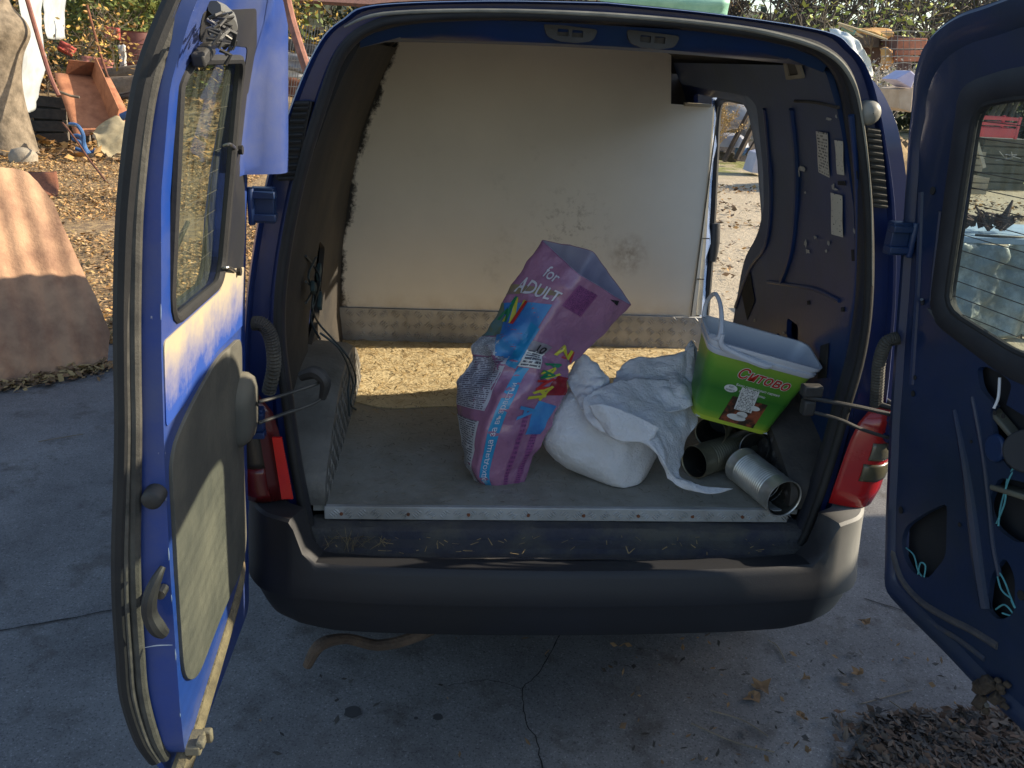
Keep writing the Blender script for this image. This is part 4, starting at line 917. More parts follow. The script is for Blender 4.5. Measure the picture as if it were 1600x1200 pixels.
# ================================================================== LOAD
# ---- purple feed bag: lofted rings, left / front corner / right picked on real depths
def v3(px, py, y): return aY(px, py, y)
BR = [ # left, corner, right : (px, py, depth)
 ((748,750,.27),(764,757,.235),(806,760,.26)),
 ((738,738,.28),(757,755,.215),(812,756,.24)),
 ((727,712,.30),(748,735,.20),(832,728,.24)),
 ((717,672,.32),(756,690,.19),(850,690,.25)),
 ((714,635,.34),(768,650,.19),(866,650,.27)),
 ((715,605,.35),(786,612,.21),(884,612,.29)),
 ((727,572,.36),(806,578,.25),(876,590,.31)),
 ((741,545,.36),(824,548,.27),(884,572,.33)),
 ((758,515,.37),(842,520,.28),(906,560,.34)),
 ((790,462,.38),(868,478,.29),(942,524,.36)),
 ((820,415,.39),(888,452,.29),(968,498,.37)),
 ((847,375,.40),(907,430,.30),(988,478,.38))]
K = 72
def bring(i):
    L_, Bq, R2 = [v3(*q) for q in BR[i]]; D = L_+R2-Bq
    if i < 5: D = D+Vector((0, .0, .0))
    if i > 8: D = D+Vector((0, .02, .016))*(i-8)
    cs = [L_, Bq, R2, D]; cen = sum(cs, Vector())/4; poly = []
    k = K//4
    for c in range(4):
        a, b = cs[c], cs[(c+1) % 4]
        for j in range(k):
            t = j/k; p = a.lerp(b, t); bl_ = math.sin(math.pi*t)
            out = (p-cen).normalized(); poly.append(p+out*bl_*(.007 if i < 8 else .003))
    # soften corners
    return [(poly[j-1]+poly[j]*2+poly[(j+1) % K])/4 for j in range(K)]
_rings = [bring(i) for i in range(len(BR))]
_fine = []
NS = 8
for j in range(K):
    col_ = crom([tuple(_rings[i][j]) for i in range(len(BR))], NS); _fine.append([Vector(tuple(map(float, c))) for c in col_])
NR = len(_fine[0]); _cen = [sum((_fine[j][i] for j in range(K)), Vector())/K for i in range(NR)]
def crump(p, i):
    t = i/(NR-1); a = .008+.020*math.exp(-((t-.58)/.11)**2)+.006*math.exp(-((t-.1)/.12)**2)-.001*(t > .8)
    q = p*1.0
    return a*((.5-abs(noise.noise(q*8))*1.8)+(.5-abs(noise.noise(q*16+Vector((3,1,7)))*1.6))*.7+(.4-abs(noise.noise(q*34+Vector((1,8,2)))*1.6))*.3)
_bagp = [[_fine[j][i]+(_fine[j][i]-_cen[i]).normalized()*crump(_fine[j][i], i) for j in range(K)] for i in range(NR)]
def bag(a, t, off=0):      # a around 0..1 (0 left edge, .25 front corner, .5 right edge), t up 0..1
    x = a*K; j = int(math.floor(x)) % K; fx = x-math.floor(x); y = min(NR-1.001, max(0, t*(NR-1))); i = int(y); fy = y-i
    p00, p10, p01, p11 = _bagp[i][j], _bagp[i][(j+1) % K], _bagp[i+1][j], _bagp[i+1][(j+1) % K]
    p = (p00*(1-fx)+p10*fx)*(1-fy)+(p01*(1-fx)+p11*fx)*fy
    if off:
        n = (p10-p00).cross(p01-p00).normalized()
        c = _cen[i]
        if n.dot(p-c) < 0: n = -n
        p = p+n*off
    return p
lx = _cen[0]
feed = thing('feed_bag', 'crumpled purple pet food bag standing open and slumped over to the right', 'bag', (lx.x, lx.y, FZ))
PUR = mat('purple_film', (.36,.17,.27), (.28,.13,.235), 5, .2, .4, 24, coat=.8)
V = [p for r in _bagp for p in r]
F = [(i*K+j, i*K+(j+1) % K, (i+1)*K+(j+1) % K, (i+1)*K+j) for i in range(NR-1) for j in range(K)]+[tuple(reversed(range(K)))]
obj('bag_film', V, F, PUR, feed, smooth=50, solid=.0015)
# pale inside of the mouth
inn = [[_bagp[i][j]+(_cen[i]-_bagp[i][j]).normalized()*.004 for j in range(K)] for i in range(NR-22, NR)]
loft('bag_lining', inn, mat('pale_lilac_lining', (.40,.37,.46), (.31,.28,.38), 6, .5, .1, 30), feed, smooth=50)
def bdec(name, quad, mt, off=.0016, nu=14, nv=20, **k):   # quad in (a,t): bl, br, tr, tl
    def fn(u, v):
        a = quad[0][0]*(1-u)*(1-v)+quad[1][0]*u*(1-v)+quad[2][0]*u*v+quad[3][0]*(1-u)*v
        t = quad[0][1]*(1-u)*(1-v)+quad[1][1]*u*(1-v)+quad[2][1]*u*v+quad[3][1]*(1-u)*v
        return bag(a, t, off)
    return decal(name, fn, mt, feed, nu, nv, smooth=50, **k)
TXTP = printmat('text_columns', (.50,.52,.55), (.10,.10,.13), 34, 12, .44)
TXTW = printmat('text_columns_wide', (.47,.48,.54), (.10,.09,.14), 28, 14, .44)
LILTXT = printmat('text_on_purple', (.24,.07,.19), (.07,.02,.09), 22, 14, .5)
CY = mat('cyan_print', (.03,.30,.52), (.02,.22,.45), 5, .3, coat=.5)
CYB = mat('blue_print', (.04,.14,.42), (.06,.28,.55), 10, .3, coat=.5)
YEL = mat('yellow_print', (.60,.55,.05), rough=.3); RDP = mat('red_print', (.50,.03,.03), rough=.3); GRP = mat('green_print', (.02,.22,.10), rough=.3); WHP = mat('white_print', (.70,.68,.74), rough=.4)
bdec('printed_panel', [(.03,.06),(.185,.06),(.19,.335),(.01,.335)], TXTP)
bdec('printed_panel', [(.0,.375),(.20,.375),(.20,.60),(.0,.60)], TXTW)
bdec('printed_panel', [(.0,.61),(.14,.60),(.11,.70),(.0,.70)], TXTP)
bdec('printed_panel', [(.262,.02),(.305,.02),(.30,.56),(.252,.56)], CY, .0017)
bdec('printed_panel', [(.40,.30),(.47,.30),(.475,.40),(.40,.42)], CYB, .0017)
bdec('printed_panel', [(.14,.60),(.235,.58),(.235,.82),(.02,.80)], CYB, .0017)
bdec('printed_panel', [(.20,.56),(.245,.55),(.245,.74),(.19,.76)], CY, .0022)
bdec('printed_panel', [(.0,.70),(.10,.71),(.02,.80),(.0,.80)], mat('olive_print', (.16,.16,.06), (.08,.18,.22), 30, .4), .0022)
bdec('printed_panel', [(.0,.82),(.235,.86),(.235,.88),(.0,.85)], mat('olive_haze', (.20,.13,.14), (.26,.22,.08), 30, .4), .0022)
bdec('printed_panel', [(.27,.83),(.36,.83),(.36,.95),(.27,.95)], LILTXT)
bdec('printed_panel', [(.37,.05),(.39,.05),(.39,.38),(.37,.38)], LILTXT, .0018)
bdec('printed_panel', [(.43,.08),(.46,.08),(.46,.30),(.43,.30)], LILTXT, .0018)
bdec('printed_panel', [(.245,.59),(.33,.60),(.34,.70),(.245,.69)], mat('grey_print', (.26,.24,.27), (.19,.17,.2), 9, .4), .0022)
bdec('price_sticker', [(.245,.565),(.335,.565),(.335,.655),(.245,.64)], printmat('price_print', (.62,.62,.60), (.08,.08,.10), 6, 8, .42), .004)
bdec('printed_panel', [(.40,.44),(.5,.44),(.5,.55),(.44,.55)], mat('dark_red_print', (.28,.02,.03), (.15,.01,.02), 9, .25, coat=.5), .002)
# lettering on the bag
def bmap(a0, t0, ax, at, bx, bt, off=.003):   # text x -> (ax,at), text y -> (bx,bt)
    return lambda x, y: bag(a0+x*ax+y*bx, t0+x*at+y*bt, off)
text_on('lettering', 'for', .030, bmap(.148, .925, 2.1, .0, 0, 2.0), WHP, feed, .01)
text_on('lettering', 'ADULT', .034, bmap(.138, .855, 1.9, .0, 0, 2.0), WHP, feed, .015)
text_on('lettering', 'Подходяща за възрастни', .020, bmap(.278, .30, 0, 1.55, -1.6, 0), WHP, feed, .0)
def letters(word, size, a0, t0, step, fx, fy, cols):
    for k, ch in enumerate(word):
        text_on('lettering', ch, size, bmap(a0+step[0]*k, t0+step[1]*k, fx[0], fx[1], fy[0], fy[1]), cols[k % len(cols)], feed, .035)
letters('ANIA', .052, .40, .60, (.0,-.048), (1.3, -.9), (1.3, 1.1), [GRP, YEL, RDP, YEL])
letters('ANIA', .045, .39, .545, (-.006,-.055), (.3, -1.5), (2.0, .2), [GRP, RDP, YEL, CYB])
letters('ANI', .044, .055, .785, (.032,-.004), (2.0, -.2), (.2, 2.0), [GRP, YEL, RDP])
letters('NA', .050, .41, .70, (.035,-.0), (2.0, 0), (.0, 1.7), [YEL, RDP])
text_on('lettering', '10', .024, bmap(.300, .665, 2.2, -.0, 0, 1.9, .0045), mat('black_ink', (.01,.01,.012)), feed, .02)
tri = [bag(.40, .965, .003), bag(.43, .985, .003), bag(.44, .955, .003)]
obj('printed_mark', tri, [(0, 1, 2)], bpy.data.materials['black_ink'], feed, smooth=0)
# ---- woven sack with grain
c0 = aZ(950, 720, FZ)
sack = thing('grain_sack', 'plump white woven sack leaning beside the purple bag with its empty neck folded over', 'sack', (c0.x, c0.y, FZ))
cx, cy, cz = aY(940, 684, .31)
ax1 = (aY(1010, 740, .30)-aY(878, 640, .36)).normalized()
U_ = Vector((.80, -.12, -.42)).normalized(); W_ = Vector((.42, .42, .80)); W_ = (W_-U_*W_.dot(U_)).normalized(); D_ = U_.cross(W_).normalized()
def sackp(u, v):
    th = u*math.tau; ph = (v-.5)*math.pi
    f = lambda s, p: math.copysign(abs(s)**p, s)
    ex = .62
    x = f(math.cos(th), ex)*math.cos(ph)**.6*.168; y = f(math.sin(th), ex)*math.cos(ph)**.6*.118; z = math.sin(ph)*.085
    pt = Vector((cx, cy, cz))+U_*x+W_*y+D_*z
    pt += Vector((0, -.0, 0))
    n = (pt-Vector((cx, cy, cz))).normalized(); pt += n*(.016*noise.noise(pt*9)+.007*(.4-abs(noise.noise(pt*22)))+.0025*(.4-abs(noise.noise(pt*60))))
    # pulled corner towards the camera
    cor = aZ(975, 768, FZ); d = (pt-cor).length; 
    pt = pt.lerp(cor, .45*math.exp(-(d/.07)**2))
    pt.z = max(pt.z, FZ+.003)
    return pt
v, f, uv = grid(sackp, 90, 50)
obj('sack_body', v, f, WSACK, sack, smooth=60)
def P(l): return [[aY(*q) for q in r] for r in l]
# wide empty neck folded over the top and down to the right
sheet('sack_neck', P([
 [(912,624,.26),(935,606,.28),(975,592,.33),(1020,590,.36),(1065,600,.38),(1085,618,.38)],
 [(914,650,.22),(945,628,.23),(990,622,.27),(1035,628,.30),(1075,640,.33),(1092,655,.33)],
 [(935,672,.18),(962,655,.18),(1005,655,.20),(1040,664,.23),(1066,672,.26),(1082,678,.28)],
 [(975,684,.16),(1000,680,.15),(1024,690,.15),(1042,700,.17),(1056,704,.20),(1070,706,.24)],
 [(1026,706,.135),(1032,714,.12),(1038,724,.12),(1046,733,.12),(1056,742,.12),(1066,748,.12)],
 [(1042,748,.11),(1054,757,.10),(1070,764,.095),(1092,769,.09),(1120,770,.095),(1146,763,.11)]]), WSACK, sack, n=8, amp=.020, nsc=12, solid=.003)
sheet('sack_fold', P([
 [(920,634,.20),(945,632,.18),(990,648,.17),(1030,668,.16)],
 [(928,650,.19),(950,655,.165),(985,668,.155),(1020,684,.15)],
 [(940,668,.18),(955,682,.16),(972,690,.15),(1012,690,.145)]]), WSACK, sack, n=6, amp=.010, nsc=16, solid=.003)
# upper crumpled flap with torn edge
sheet('sack_flap', P([
 [(962,578,.42),(985,560,.44),(1020,553,.45),(1060,552,.45),(1085,540,.45)],
 [(958,600,.36),(990,596,.37),(1030,588,.38),(1065,580,.40),(1088,585,.42)],
 [(968,618,.31),(1000,622,.31),(1038,618,.32),(1068,612,.34),(1090,612,.38)],
 [(995,634,.27),(1020,640,.26),(1048,642,.27),(1068,640,.29),(1082,632,.33)]]), WSACK, sack, n=8, amp=.026, nsc=14, solid=.003)
sheet('sack_flap', P([
 [(884,590,.36),(900,560,.38),(915,553,.38),(930,568,.37)],
 [(890,606,.32),(908,590,.33),(930,585,.33),(952,588,.34)],
 [(900,622,.28),(918,612,.28),(940,606,.29),(958,612,.31)],
 [(908,640,.25),(925,634,.25),(945,626,.26),(962,625,.29)]]), WSACK, sack, n=8, amp=.022, nsc=15, solid=.003)
sheet('sack_flap', P([
 [(1070,545,.46),(1080,532,.47),(1090,545,.46)],
 [(1070,580,.42),(1082,575,.42),(1094,585,.43)],
 [(1072,625,.36),(1088,620,.36),(1098,630,.38)]]), WSACK, sack, n=6, amp=.01, nsc=15, solid=.003)
# ---- cheese bucket
TL, TR, BL_, BRr = aY(1117, 532, .235), aY(1262, 606, .225), aY(1088, 646, .27), aY(1197, 688, .26)
ux = (TR-TL).normalized(); mid_t = (TL+TR)/2; mid_b = (BL_+BRr)/2; uz = (mid_t-mid_b); hgt = uz.length; uz.normalize(); ux = (ux-uz*ux.dot(uz)).normalized(); uy = uz.cross(ux).normalized()
if uy.y < 0: uy = -uy
wt_, wb_ = (TR-TL).length, (BRr-BL_).length
print('bucket', wt_, wb_, hgt, uy, uz)
def BK(x, y, z): return mid_b+ux*x+uy*y+uz*z     # x across front, y away from front, z up
bucket = thing('cheese_bucket', 'tilted square green and white plastic bucket with no lid resting on the tin cans', 'bucket', tuple(mid_b))
DEP = .155
def bring_(z, gr=0, r=.03):
    t = z/hgt; w2 = (wb_*(1-t)+wt_*t)/2+gr; d = DEP*(.88+.12*t)
    q = rrect(-w2, w2, -gr, d+gr, r, 5); return [BK(x, y-.006*(t-.5), z) for x, y in q]
GREEN = bpy.data.materials.new('green_label'); GREEN.use_nodes = True; t = GREEN.node_tree; N = t.nodes; L = t.links; b = N['Principled BSDF']; b.inputs['Roughness'].default_value = .35
tc = N.new('ShaderNodeTexCoord'); sx = N.new('ShaderNodeSeparateXYZ'); L.new(tc.outputs['UV'], sx.inputs[0]); rr = N.new('ShaderNodeValToRGB')
e = rr.color_ramp.elements; e[0].color = (.34,.46,.04,1); e[0].position = 0; e[1].color = (.08,.26,.03,1); e[1].position = .18
for p_, c_ in ((.5, (.03,.15,.02,1)), (.78, (.11,.29,.03,1)), (1, (.28,.42,.05,1))): q = e.new(p_); q.color = c_
nn = N.new('ShaderNodeTexNoise'); nn.inputs['Scale'].default_value = 4; L.new(tc.outputs['UV'], nn.inputs[0]); ma = N.new('ShaderNodeMath'); ma.operation = 'MULTIPLY_ADD'; L.new(nn.outputs['Fac'], ma.inputs[0]); ma.inputs[1].default_value = .25; 
sb = N.new('ShaderNodeMath'); sb.operation = 'SUBTRACT'; L.new(sx.outputs['Y'], sb.inputs[0]); sb.inputs[1].default_value = .12; L.new(sb.outputs[0], ma.inputs[2]); L.new(ma.outputs[0], rr.inputs[0]); L.new(rr.outputs[0], b.inputs[0])
rings = [bring_(z) for z in np.linspace(0, hgt, 8)]
n_ = len(rings[0])
bd = obj('bucket_wall', [p for r in rings for p in r], [(i*n_+j, i*n_+(j+1) % n_, (i+1)*n_+(j+1) % n_, (i+1)*n_+j) for i in range(7) for j in range(n_)]+[tuple(range(n_))], GREEN, bucket, uv=[(j/n_, i/7) for i in range(8) for j in range(n_)], smooth=40)
rimh = .034
LIMG = mat('lime_band', (.42,.52,.05), (.36,.46,.04), 6, .35)
loft('lime_band', [bring_(0.001, .0012), bring_(.014, .0015)], LIMG, bucket)
BWH = mat('bucket_white', (.62,.64,.68), (.54,.56,.62), 5, .38)
loft('bucket_rim', [bring_(hgt-.004, .002), bring_(hgt+.004, .006), bring_(hgt+.012, .006), bring_(hgt+.014, .002), bring_(hgt+rimh-.012, .002), bring_(hgt+rimh-.010, .007), bring_(hgt+rimh, .007), bring_(hgt+rimh, .001), bring_(hgt+rimh-.02, -.0015), bring_(hgt*.5, -.002), bring_(.006, -.002)], BWH, bucket, smooth=35)
plate('bucket_floor', [(-wb_/2+.004, .004), (wb_/2-.004, .004), (wb_/2-.004, DEP*.86), (-wb_/2+.004, DEP*.86)], [], lambda a, b, w_: BK(a, b, w_+.004), .002, 0, BWH, bucket, step=0)
# handle: flat white strap lying on the left and front of the rim
hp = [BK(-wt_/2-.004, .02, hgt+.03), BK(-wt_/2+.01, -.006, hgt+.05), BK(-wt_/2+.0, .05, hgt+.105), BK(-wt_/2-.012, .11, hgt+.12), BK(-wt_/2-.012, .15, hgt+.075), BK(-wt_/2-.006, .14, hgt+.035)]
tube('handle', hp, [.010,.008,.006,.006,.006,.007], BWH, bucket)
tube('handle', [BK(-wt_/2+.012, -.010, hgt+.06), BK(-wt_/2+.03, -.013, hgt+.025), BK(-.01, -.014, hgt+.006), BK(.02, -.012, hgt+.008)], [.006,.009,.010,.007], BWH, bucket)
def bk(x, z, off=.0015): return BK(x, -.006*(z/hgt-.5)-off, z)
def fmap(x0, z0, off=.002, a=0): return lambda x, y: bk(x0+x*math.cos(a)-y*math.sin(a), z0+y*math.cos(a)+x*math.sin(a), off)
WH2 = mat('label_white', (.75,.75,.72), rough=.4); RD2 = mat('label_red', (.50,.03,.015), rough=.4)
text_on('lettering', 'Ситово', .044, fmap(.022, hgt*.80, .0018, -.02), WH2, bucket, .05, .25)
text_on('lettering', 'Ситово', .044, fmap(.022, hgt*.80, .0024, -.02), RD2, bucket, .018, .25)
text_on('lettering', 'Бяло саламурено сирене', .0105, fmap(.022, hgt*.635, .0018), WH2, bucket, .01)
text_on('lettering', 'от краве мляко', .0105, fmap(.012, hgt*.555, .0018), WH2, bucket, .01)
def oval(n, x0, z0, a, b_, mt, off): obj(n, [bk(x0+a*math.cos(i*math.tau/24), z0+b_*math.sin(i*math.tau/24), off) for i in range(24)], [tuple(range(24))], mt, bucket, smooth=0)
oval('oval_badge', -.052, hgt*.56, .019, .012, WH2, .002)
text_on('lettering', 'БДС', .007, fmap(-.052, hgt*.585, .0026), bpy.data.materials['black_ink'], bucket, .01)
text_on('lettering', 'КРАВЕ 62', .006, fmap(-.052, hgt*.535, .0026), bpy.data.materials['black_ink'], bucket, .01)
decal('label_picture', lambda u, v: bk(-.045+.105*u+.008*v, hgt*(.06+.40*v), .0016), mat('label_photo', (.035,.018,.01), (.28,.07,.03), 30, .4, thr=(.45,.6)), bucket, 2, 2)
for x0, z0, a_, b__ in ((.0, .16, .028, .010), (.012, .22, .016, .010), (.035, .36, .018, .008)): oval('cheese_picture', x0, hgt*z0, a_, b__, WH2, .0022)
decal('price_sticker', lambda u, v: bk(-.018+.052*u-.006*v, hgt*(.28+.34*v), .003), printmat('barcode_print', (.62,.62,.60), (.08,.08,.08), 16, 8, .5), bucket, 2, 2)
# ---- tin cans
def can(label, a, b, r, mt, open_a=True, dark=None):
    a = Vector(a); b = Vector(b); L_ = (b-a).length; d = (b-a).normalized()
    e = thing('tin_can', label, 'tin can', tuple((a+b)/2), 'empty tin cans by the bucket')
    q = d.to_track_quat('Z', 'Y').to_matrix(); n = 32
    prof = [(0, r*1.02), (.004, r*1.03), (.007, r*1.0), (L_*.16, r)]
    k = 15
    for i in range(k):
        z = L_*(.18+.62*i/k); prof += [(z, r), (z+L_*.02, r*.945), (z+L_*.035, r)]
    prof += [(L_*.84, r), (L_-.006, r), (L_-.003, r*1.03), (L_, r*1.02)]
    inner = [(L_-.002, r*.97), (L_*.5, r*.965), (.004, r*.96)]
    R2 = [[a+q@Vector((rr_*math.cos(math.tau*i/n), rr_*math.sin(math.tau*i/n), z)) for i in range(n)] for z, rr_ in prof+inner]
    loft('can_wall', R2, mt, e, smooth=30)
    loft('can_base', [[a+q@Vector((rr_*math.cos(math.tau*i/n), rr_*math.sin(math.tau*i/n), z)) for i in range(n)] for z, rr_ in ((.006, r*.97), (.003, r*.8), (.004, r*.78), (.003, r*.5), (.003, .001))], mt, e, smooth=40)
    loft('can_inside', [[a+q@Vector((rr_*math.cos(math.tau*i/n), rr_*math.sin(math.tau*i/n), z)) for i in range(n)] for z, rr_ in ((L_-.004, r*.955), (L_*.7, r*.93), (L_*.68, r*.955), (L_*.6, r*.93), (L_*.58, r*.955), (L_*.5, r*.93), (.01, r*.94), (.01, .001))], dark or mat('can_inner', (.10,.10,.085), (.05,.045,.035), 12, .5, metal=.6), e, smooth=40)
    return e
can('bright ribbed empty tin can lying in front with its open end to the lower right', aZ(1158, 726, FZ+.05), aZ(1226, 780, FZ+.047), .053, CANB)
can('dark ribbed empty tin can lying behind the bright one on the white sack cloth', aZ(1166, 696, FZ+.05), aZ(1084, 722, FZ+.05), .048, CAND, dark=mat('black_inside', (.02,.022,.02), (.008,.008,.008), 12, .5))
can('darkest empty tin can whose black round mouth faces out under the bucket', aY(1130, 655, .48), aY(1110, 676, .33), .045, CAND, dark=bpy.data.materials['black_inside'])
can('dull tin can half hidden behind the bright can under the bucket corner', aY(1215, 715, .36), aY(1178, 700, .27), .045, mat('dull_tin', (.16,.17,.17), (.10,.10,.10), 9, .4, metal=.8))
# ---- straw and crumbs on the load floor
def scatter(name, n, area, mt, ln=(.02, .06), wd=.0012, z0=FZ, kind='stuff', par=None, seed=3, dens=None, tilt=.3, lab=None, cat=None, curl=False):
    r = random.Random(seed); mb = MB(); k = 0; tries = 0
    while k < n and tries < n*30:
        tries += 1; x = r.uniform(area[0], area[1]); y = r.uniform(area[2], area[3])
        if dens and r.random() > dens(x, y): continue
        a = r.random()*math.tau; l = r.uniform(*ln)/2; d = Vector((math.cos(a), math.sin(a), (r.random()-.3)*tilt)); p = Vector((x, y, z0+.003+r.random()*.008)); nrm = Vector((-d.y, d.x, (r.random()-.5)*.9)).normalized()
        w2 = wd*(.6+r.random()*.8)
        p.z += abs(d.z)*l
        if curl: mb.add([p-d*l, p+nrm*w2+Vector((0,0,w2*.6*r.random())), p+d*l+Vector((0,0,w2*r.random())), p-nrm*w2+Vector((0,0,w2*.8*r.random()))], [(0, 1, 2), (0, 2, 3)])
        else: mb.add([p-d*l-nrm*w2, p-d*l+nrm*w2, p+d*l+nrm*w2*.6, p+d*l-nrm*w2*.6], [(0, 1, 2, 3)])
        k += 1
    o = mb.build(name, mt, par, smooth=0); o['kind'] = kind
    if lab: o['label'] = lab
    if cat: o['category'] = cat
    return o
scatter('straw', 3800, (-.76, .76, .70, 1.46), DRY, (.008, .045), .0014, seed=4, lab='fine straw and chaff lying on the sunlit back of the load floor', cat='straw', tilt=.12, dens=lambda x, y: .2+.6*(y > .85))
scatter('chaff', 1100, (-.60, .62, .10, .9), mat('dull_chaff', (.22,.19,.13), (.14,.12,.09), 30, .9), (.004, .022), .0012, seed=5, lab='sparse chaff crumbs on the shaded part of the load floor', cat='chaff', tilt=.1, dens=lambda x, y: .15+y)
scatter('straw', 95, (-.62, -.46, .0, .075), mat('dull_straw', (.24,.18,.09), (.15,.11,.06), 30, .9), (.012, .06), .0010, z0=.565, seed=6, lab='small tuft of straw caught in the left corner of the sill', cat='straw', tilt=1.2)
scatter('straw', 70, (-.60, .6, -.04, .07), DRY, (.006, .03), .0012, z0=.575, seed=16, lab='few straws along the sill below the load floor', cat='straw', tilt=.3)
# dusty layer on the rear of the floor (bright straw dust)
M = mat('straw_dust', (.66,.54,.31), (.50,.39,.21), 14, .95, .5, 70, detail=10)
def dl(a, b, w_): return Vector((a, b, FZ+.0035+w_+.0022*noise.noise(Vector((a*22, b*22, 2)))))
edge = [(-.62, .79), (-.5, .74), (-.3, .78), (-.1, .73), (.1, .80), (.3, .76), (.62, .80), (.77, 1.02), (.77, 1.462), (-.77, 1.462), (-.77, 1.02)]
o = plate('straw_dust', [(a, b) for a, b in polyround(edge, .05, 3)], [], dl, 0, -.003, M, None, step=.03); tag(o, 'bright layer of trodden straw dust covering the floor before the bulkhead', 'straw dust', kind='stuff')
tag(MB().add([aZ(840, 570, FZ+.012), aZ(870, 566, FZ+.014), aZ(886, 574, FZ+.02), aZ(858, 578, FZ+.01)], [(0,1,2,3)]).build('foil_scrap', mat('pale_green_foil', (.30,.45,.36), rough=.3), None, smooth=0), 'tiny pale green foil scrap on the sunlit straw', 'scrap')
# ================================================================== YARD BEHIND
def leaf_mesh(name, centres, per, spread, size, mt, parent, seed=1, flat=.5):
    r = random.Random(seed); mb = MB()
    V = []; F = []
    for c in centres:
        for k in range(per):
            p = c+Vector((r.gauss(0, spread), r.gauss(0, spread), r.gauss(0, spread*.8)))
            d = Vector((r.gauss(0, 1), r.gauss(0, 1), r.gauss(0, 1)*flat)).normalized(); n = d.cross(Vector((r.gauss(0, 1), r.gauss(0, 1), r.gauss(0, 1)))).normalized(); s = size*(.5+r.random())
            b = len(V); V += [p-d*s, p+n*s*.45, p+d*s, p-n*s*.45]; F.append((b, b+1, b+2, b+3))
    return obj(name, V, F, mt, parent, smooth=0)
def plant(name, label, cat, base, h, wd, stems, mts, leaf=.05, nleaf=700, seed=1, group=None, trunk=.02, lean=.3, droop=0, twigmt=TWIG, sub=5):
    r = random.Random(seed); base = Vector(base); t = thing(name, label, cat, tuple(base), group); mb = MB(); tips = []
    for s in range(stems):
        a = r.random()*math.tau; p = base+Vector((math.cos(a), math.sin(a), 0))*r.random()*wd*.25; d = Vector((math.cos(a)*lean*r.random()*1.5, math.sin(a)*lean*r.random()*1.5, 1)).normalized(); pts = [p]; n = 6
        for k in range(n):
            d = (d+Vector((r.gauss(0, .16), r.gauss(0, .16), -droop*k*.05))).normalized(); p = p+d*h/n*(.8+.3*r.random()); pts.append(p)
            if k >= 1:
                for q in range(sub if k > 2 else 2):
                    e = (d+Vector((r.gauss(0, .7), r.gauss(0, .7), r.gauss(0, .45)))).normalized(); l = h*.12*(1+r.random()); m_ = p+e*l*.5+Vector((0, 0, r.gauss(0, .03*h))); e2 = p+e*l+Vector((r.gauss(0, .03*h), 0, r.gauss(0, .03*h)))
                    mb.tube([p, m_, e2], [trunk*.35, trunk*.22, trunk*.1], 4); tips += [m_, e2, p]
        mb.tube(pts, [trunk*(1-.13*k) for k in range(len(pts))], 6)
    mb.build('stems' if trunk < .06 else 'trunk', twigmt, t, smooth=50)
    k = len(mts)
    for i, mt in enumerate(mts):
        c = [q for j, q in enumerate(tips) if j % k == i]
        if c and nleaf: leaf_mesh('foliage' if trunk < .06 else 'crown', c, max(1, int(nleaf/len(tips))), wd*.09, leaf, mt, t, seed+i)
    return t
# -- big tree at left
tb = aZ(8, 246); TRK = Vector((tb.x-.12, tb.y+.3, 0))
tree = thing('yard_tree', 'thick grey barked tree trunk with a bulge at the far left edge', 'tree', tuple(TRK))
prof = [(0, .50, 0), (.12, .44, 0), (.5, .385, .0), (1.0, .37, .0), (1.45, .39, .05), (1.75, .47, .10), (1.95, .45, .08), (2.2, .36, .0), (2.8, .36, -.04), (4, .30, .05), (6.5, .18, .2)]
ring = []
for z, r, dx in [tuple(map(float, q)) for q in crom(prof, 5)]:
    rr_ = []
    for i in range(36):
        a = i*math.tau/36; p = Vector((math.cos(a), math.sin(a), z)); k = r*(1+.05*noise.noise(Vector((math.cos(a)*2.2, math.sin(a)*2.2, z*1.2)))+.03*noise.noise(Vector((a*4, z*1.5, 2)))+(.08*max(0, math.cos(a*3+1))*math.exp(-z/.15)))
        rr_.append(TRK+Vector((dx+p.x*k, p.y*k, z)))
    ring.append(rr_)
loft('trunk', ring, BARK, tree, smooth=70)
r = random.Random(9); tips = []; mb = MB()
for k in range(9):
    a = r.random()*6.28; p = TRK+Vector((0, 0, 4.2+r.random()*2)); d = Vector((math.cos(a), math.sin(a), .7)).normalized(); pts = [p]
    for j in range(5): p = p+d*.65; d = (d+Vector((r.gauss(0, .2), r.gauss(0, .2), .1))).normalized(); pts.append(p); tips.append(p)
    mb.tube(pts, [.11, .085, .06, .045, .03, .015], 6)
mb.build('limb', BARK, tree, smooth=60)['kind'] = 'stuff'
leaf_mesh('crown', tips, 30, .35, .07, LEAFY, tree, 4)
tube('limb', [TRK+Vector((.3, -.2, 3.0)), TRK+Vector((.8, -.9, 3.3)), TRK+Vector((1.3, -1.4, 3.9))], [.05, .04, .02], BARK, tree)
st = MB(); c = aZ(36, 243, .10); o = loft('field_stone', [[c+Vector((math.cos(a)*.20*s, math.sin(a)*.16*s, h_))*1.0 for a in [i*math.tau/10 for i in range(10)]] for s, h_ in ((1, -.1), (1.05, 0), (.8, .08), (.3, .11), (.01, .12))], mat('pale_stone', (.36,.31,.23), (.24,.2,.15), 9, .9, .4), None, smooth=50); tag(o, 'pale stone lying at the foot of the thick tree', 'stone')
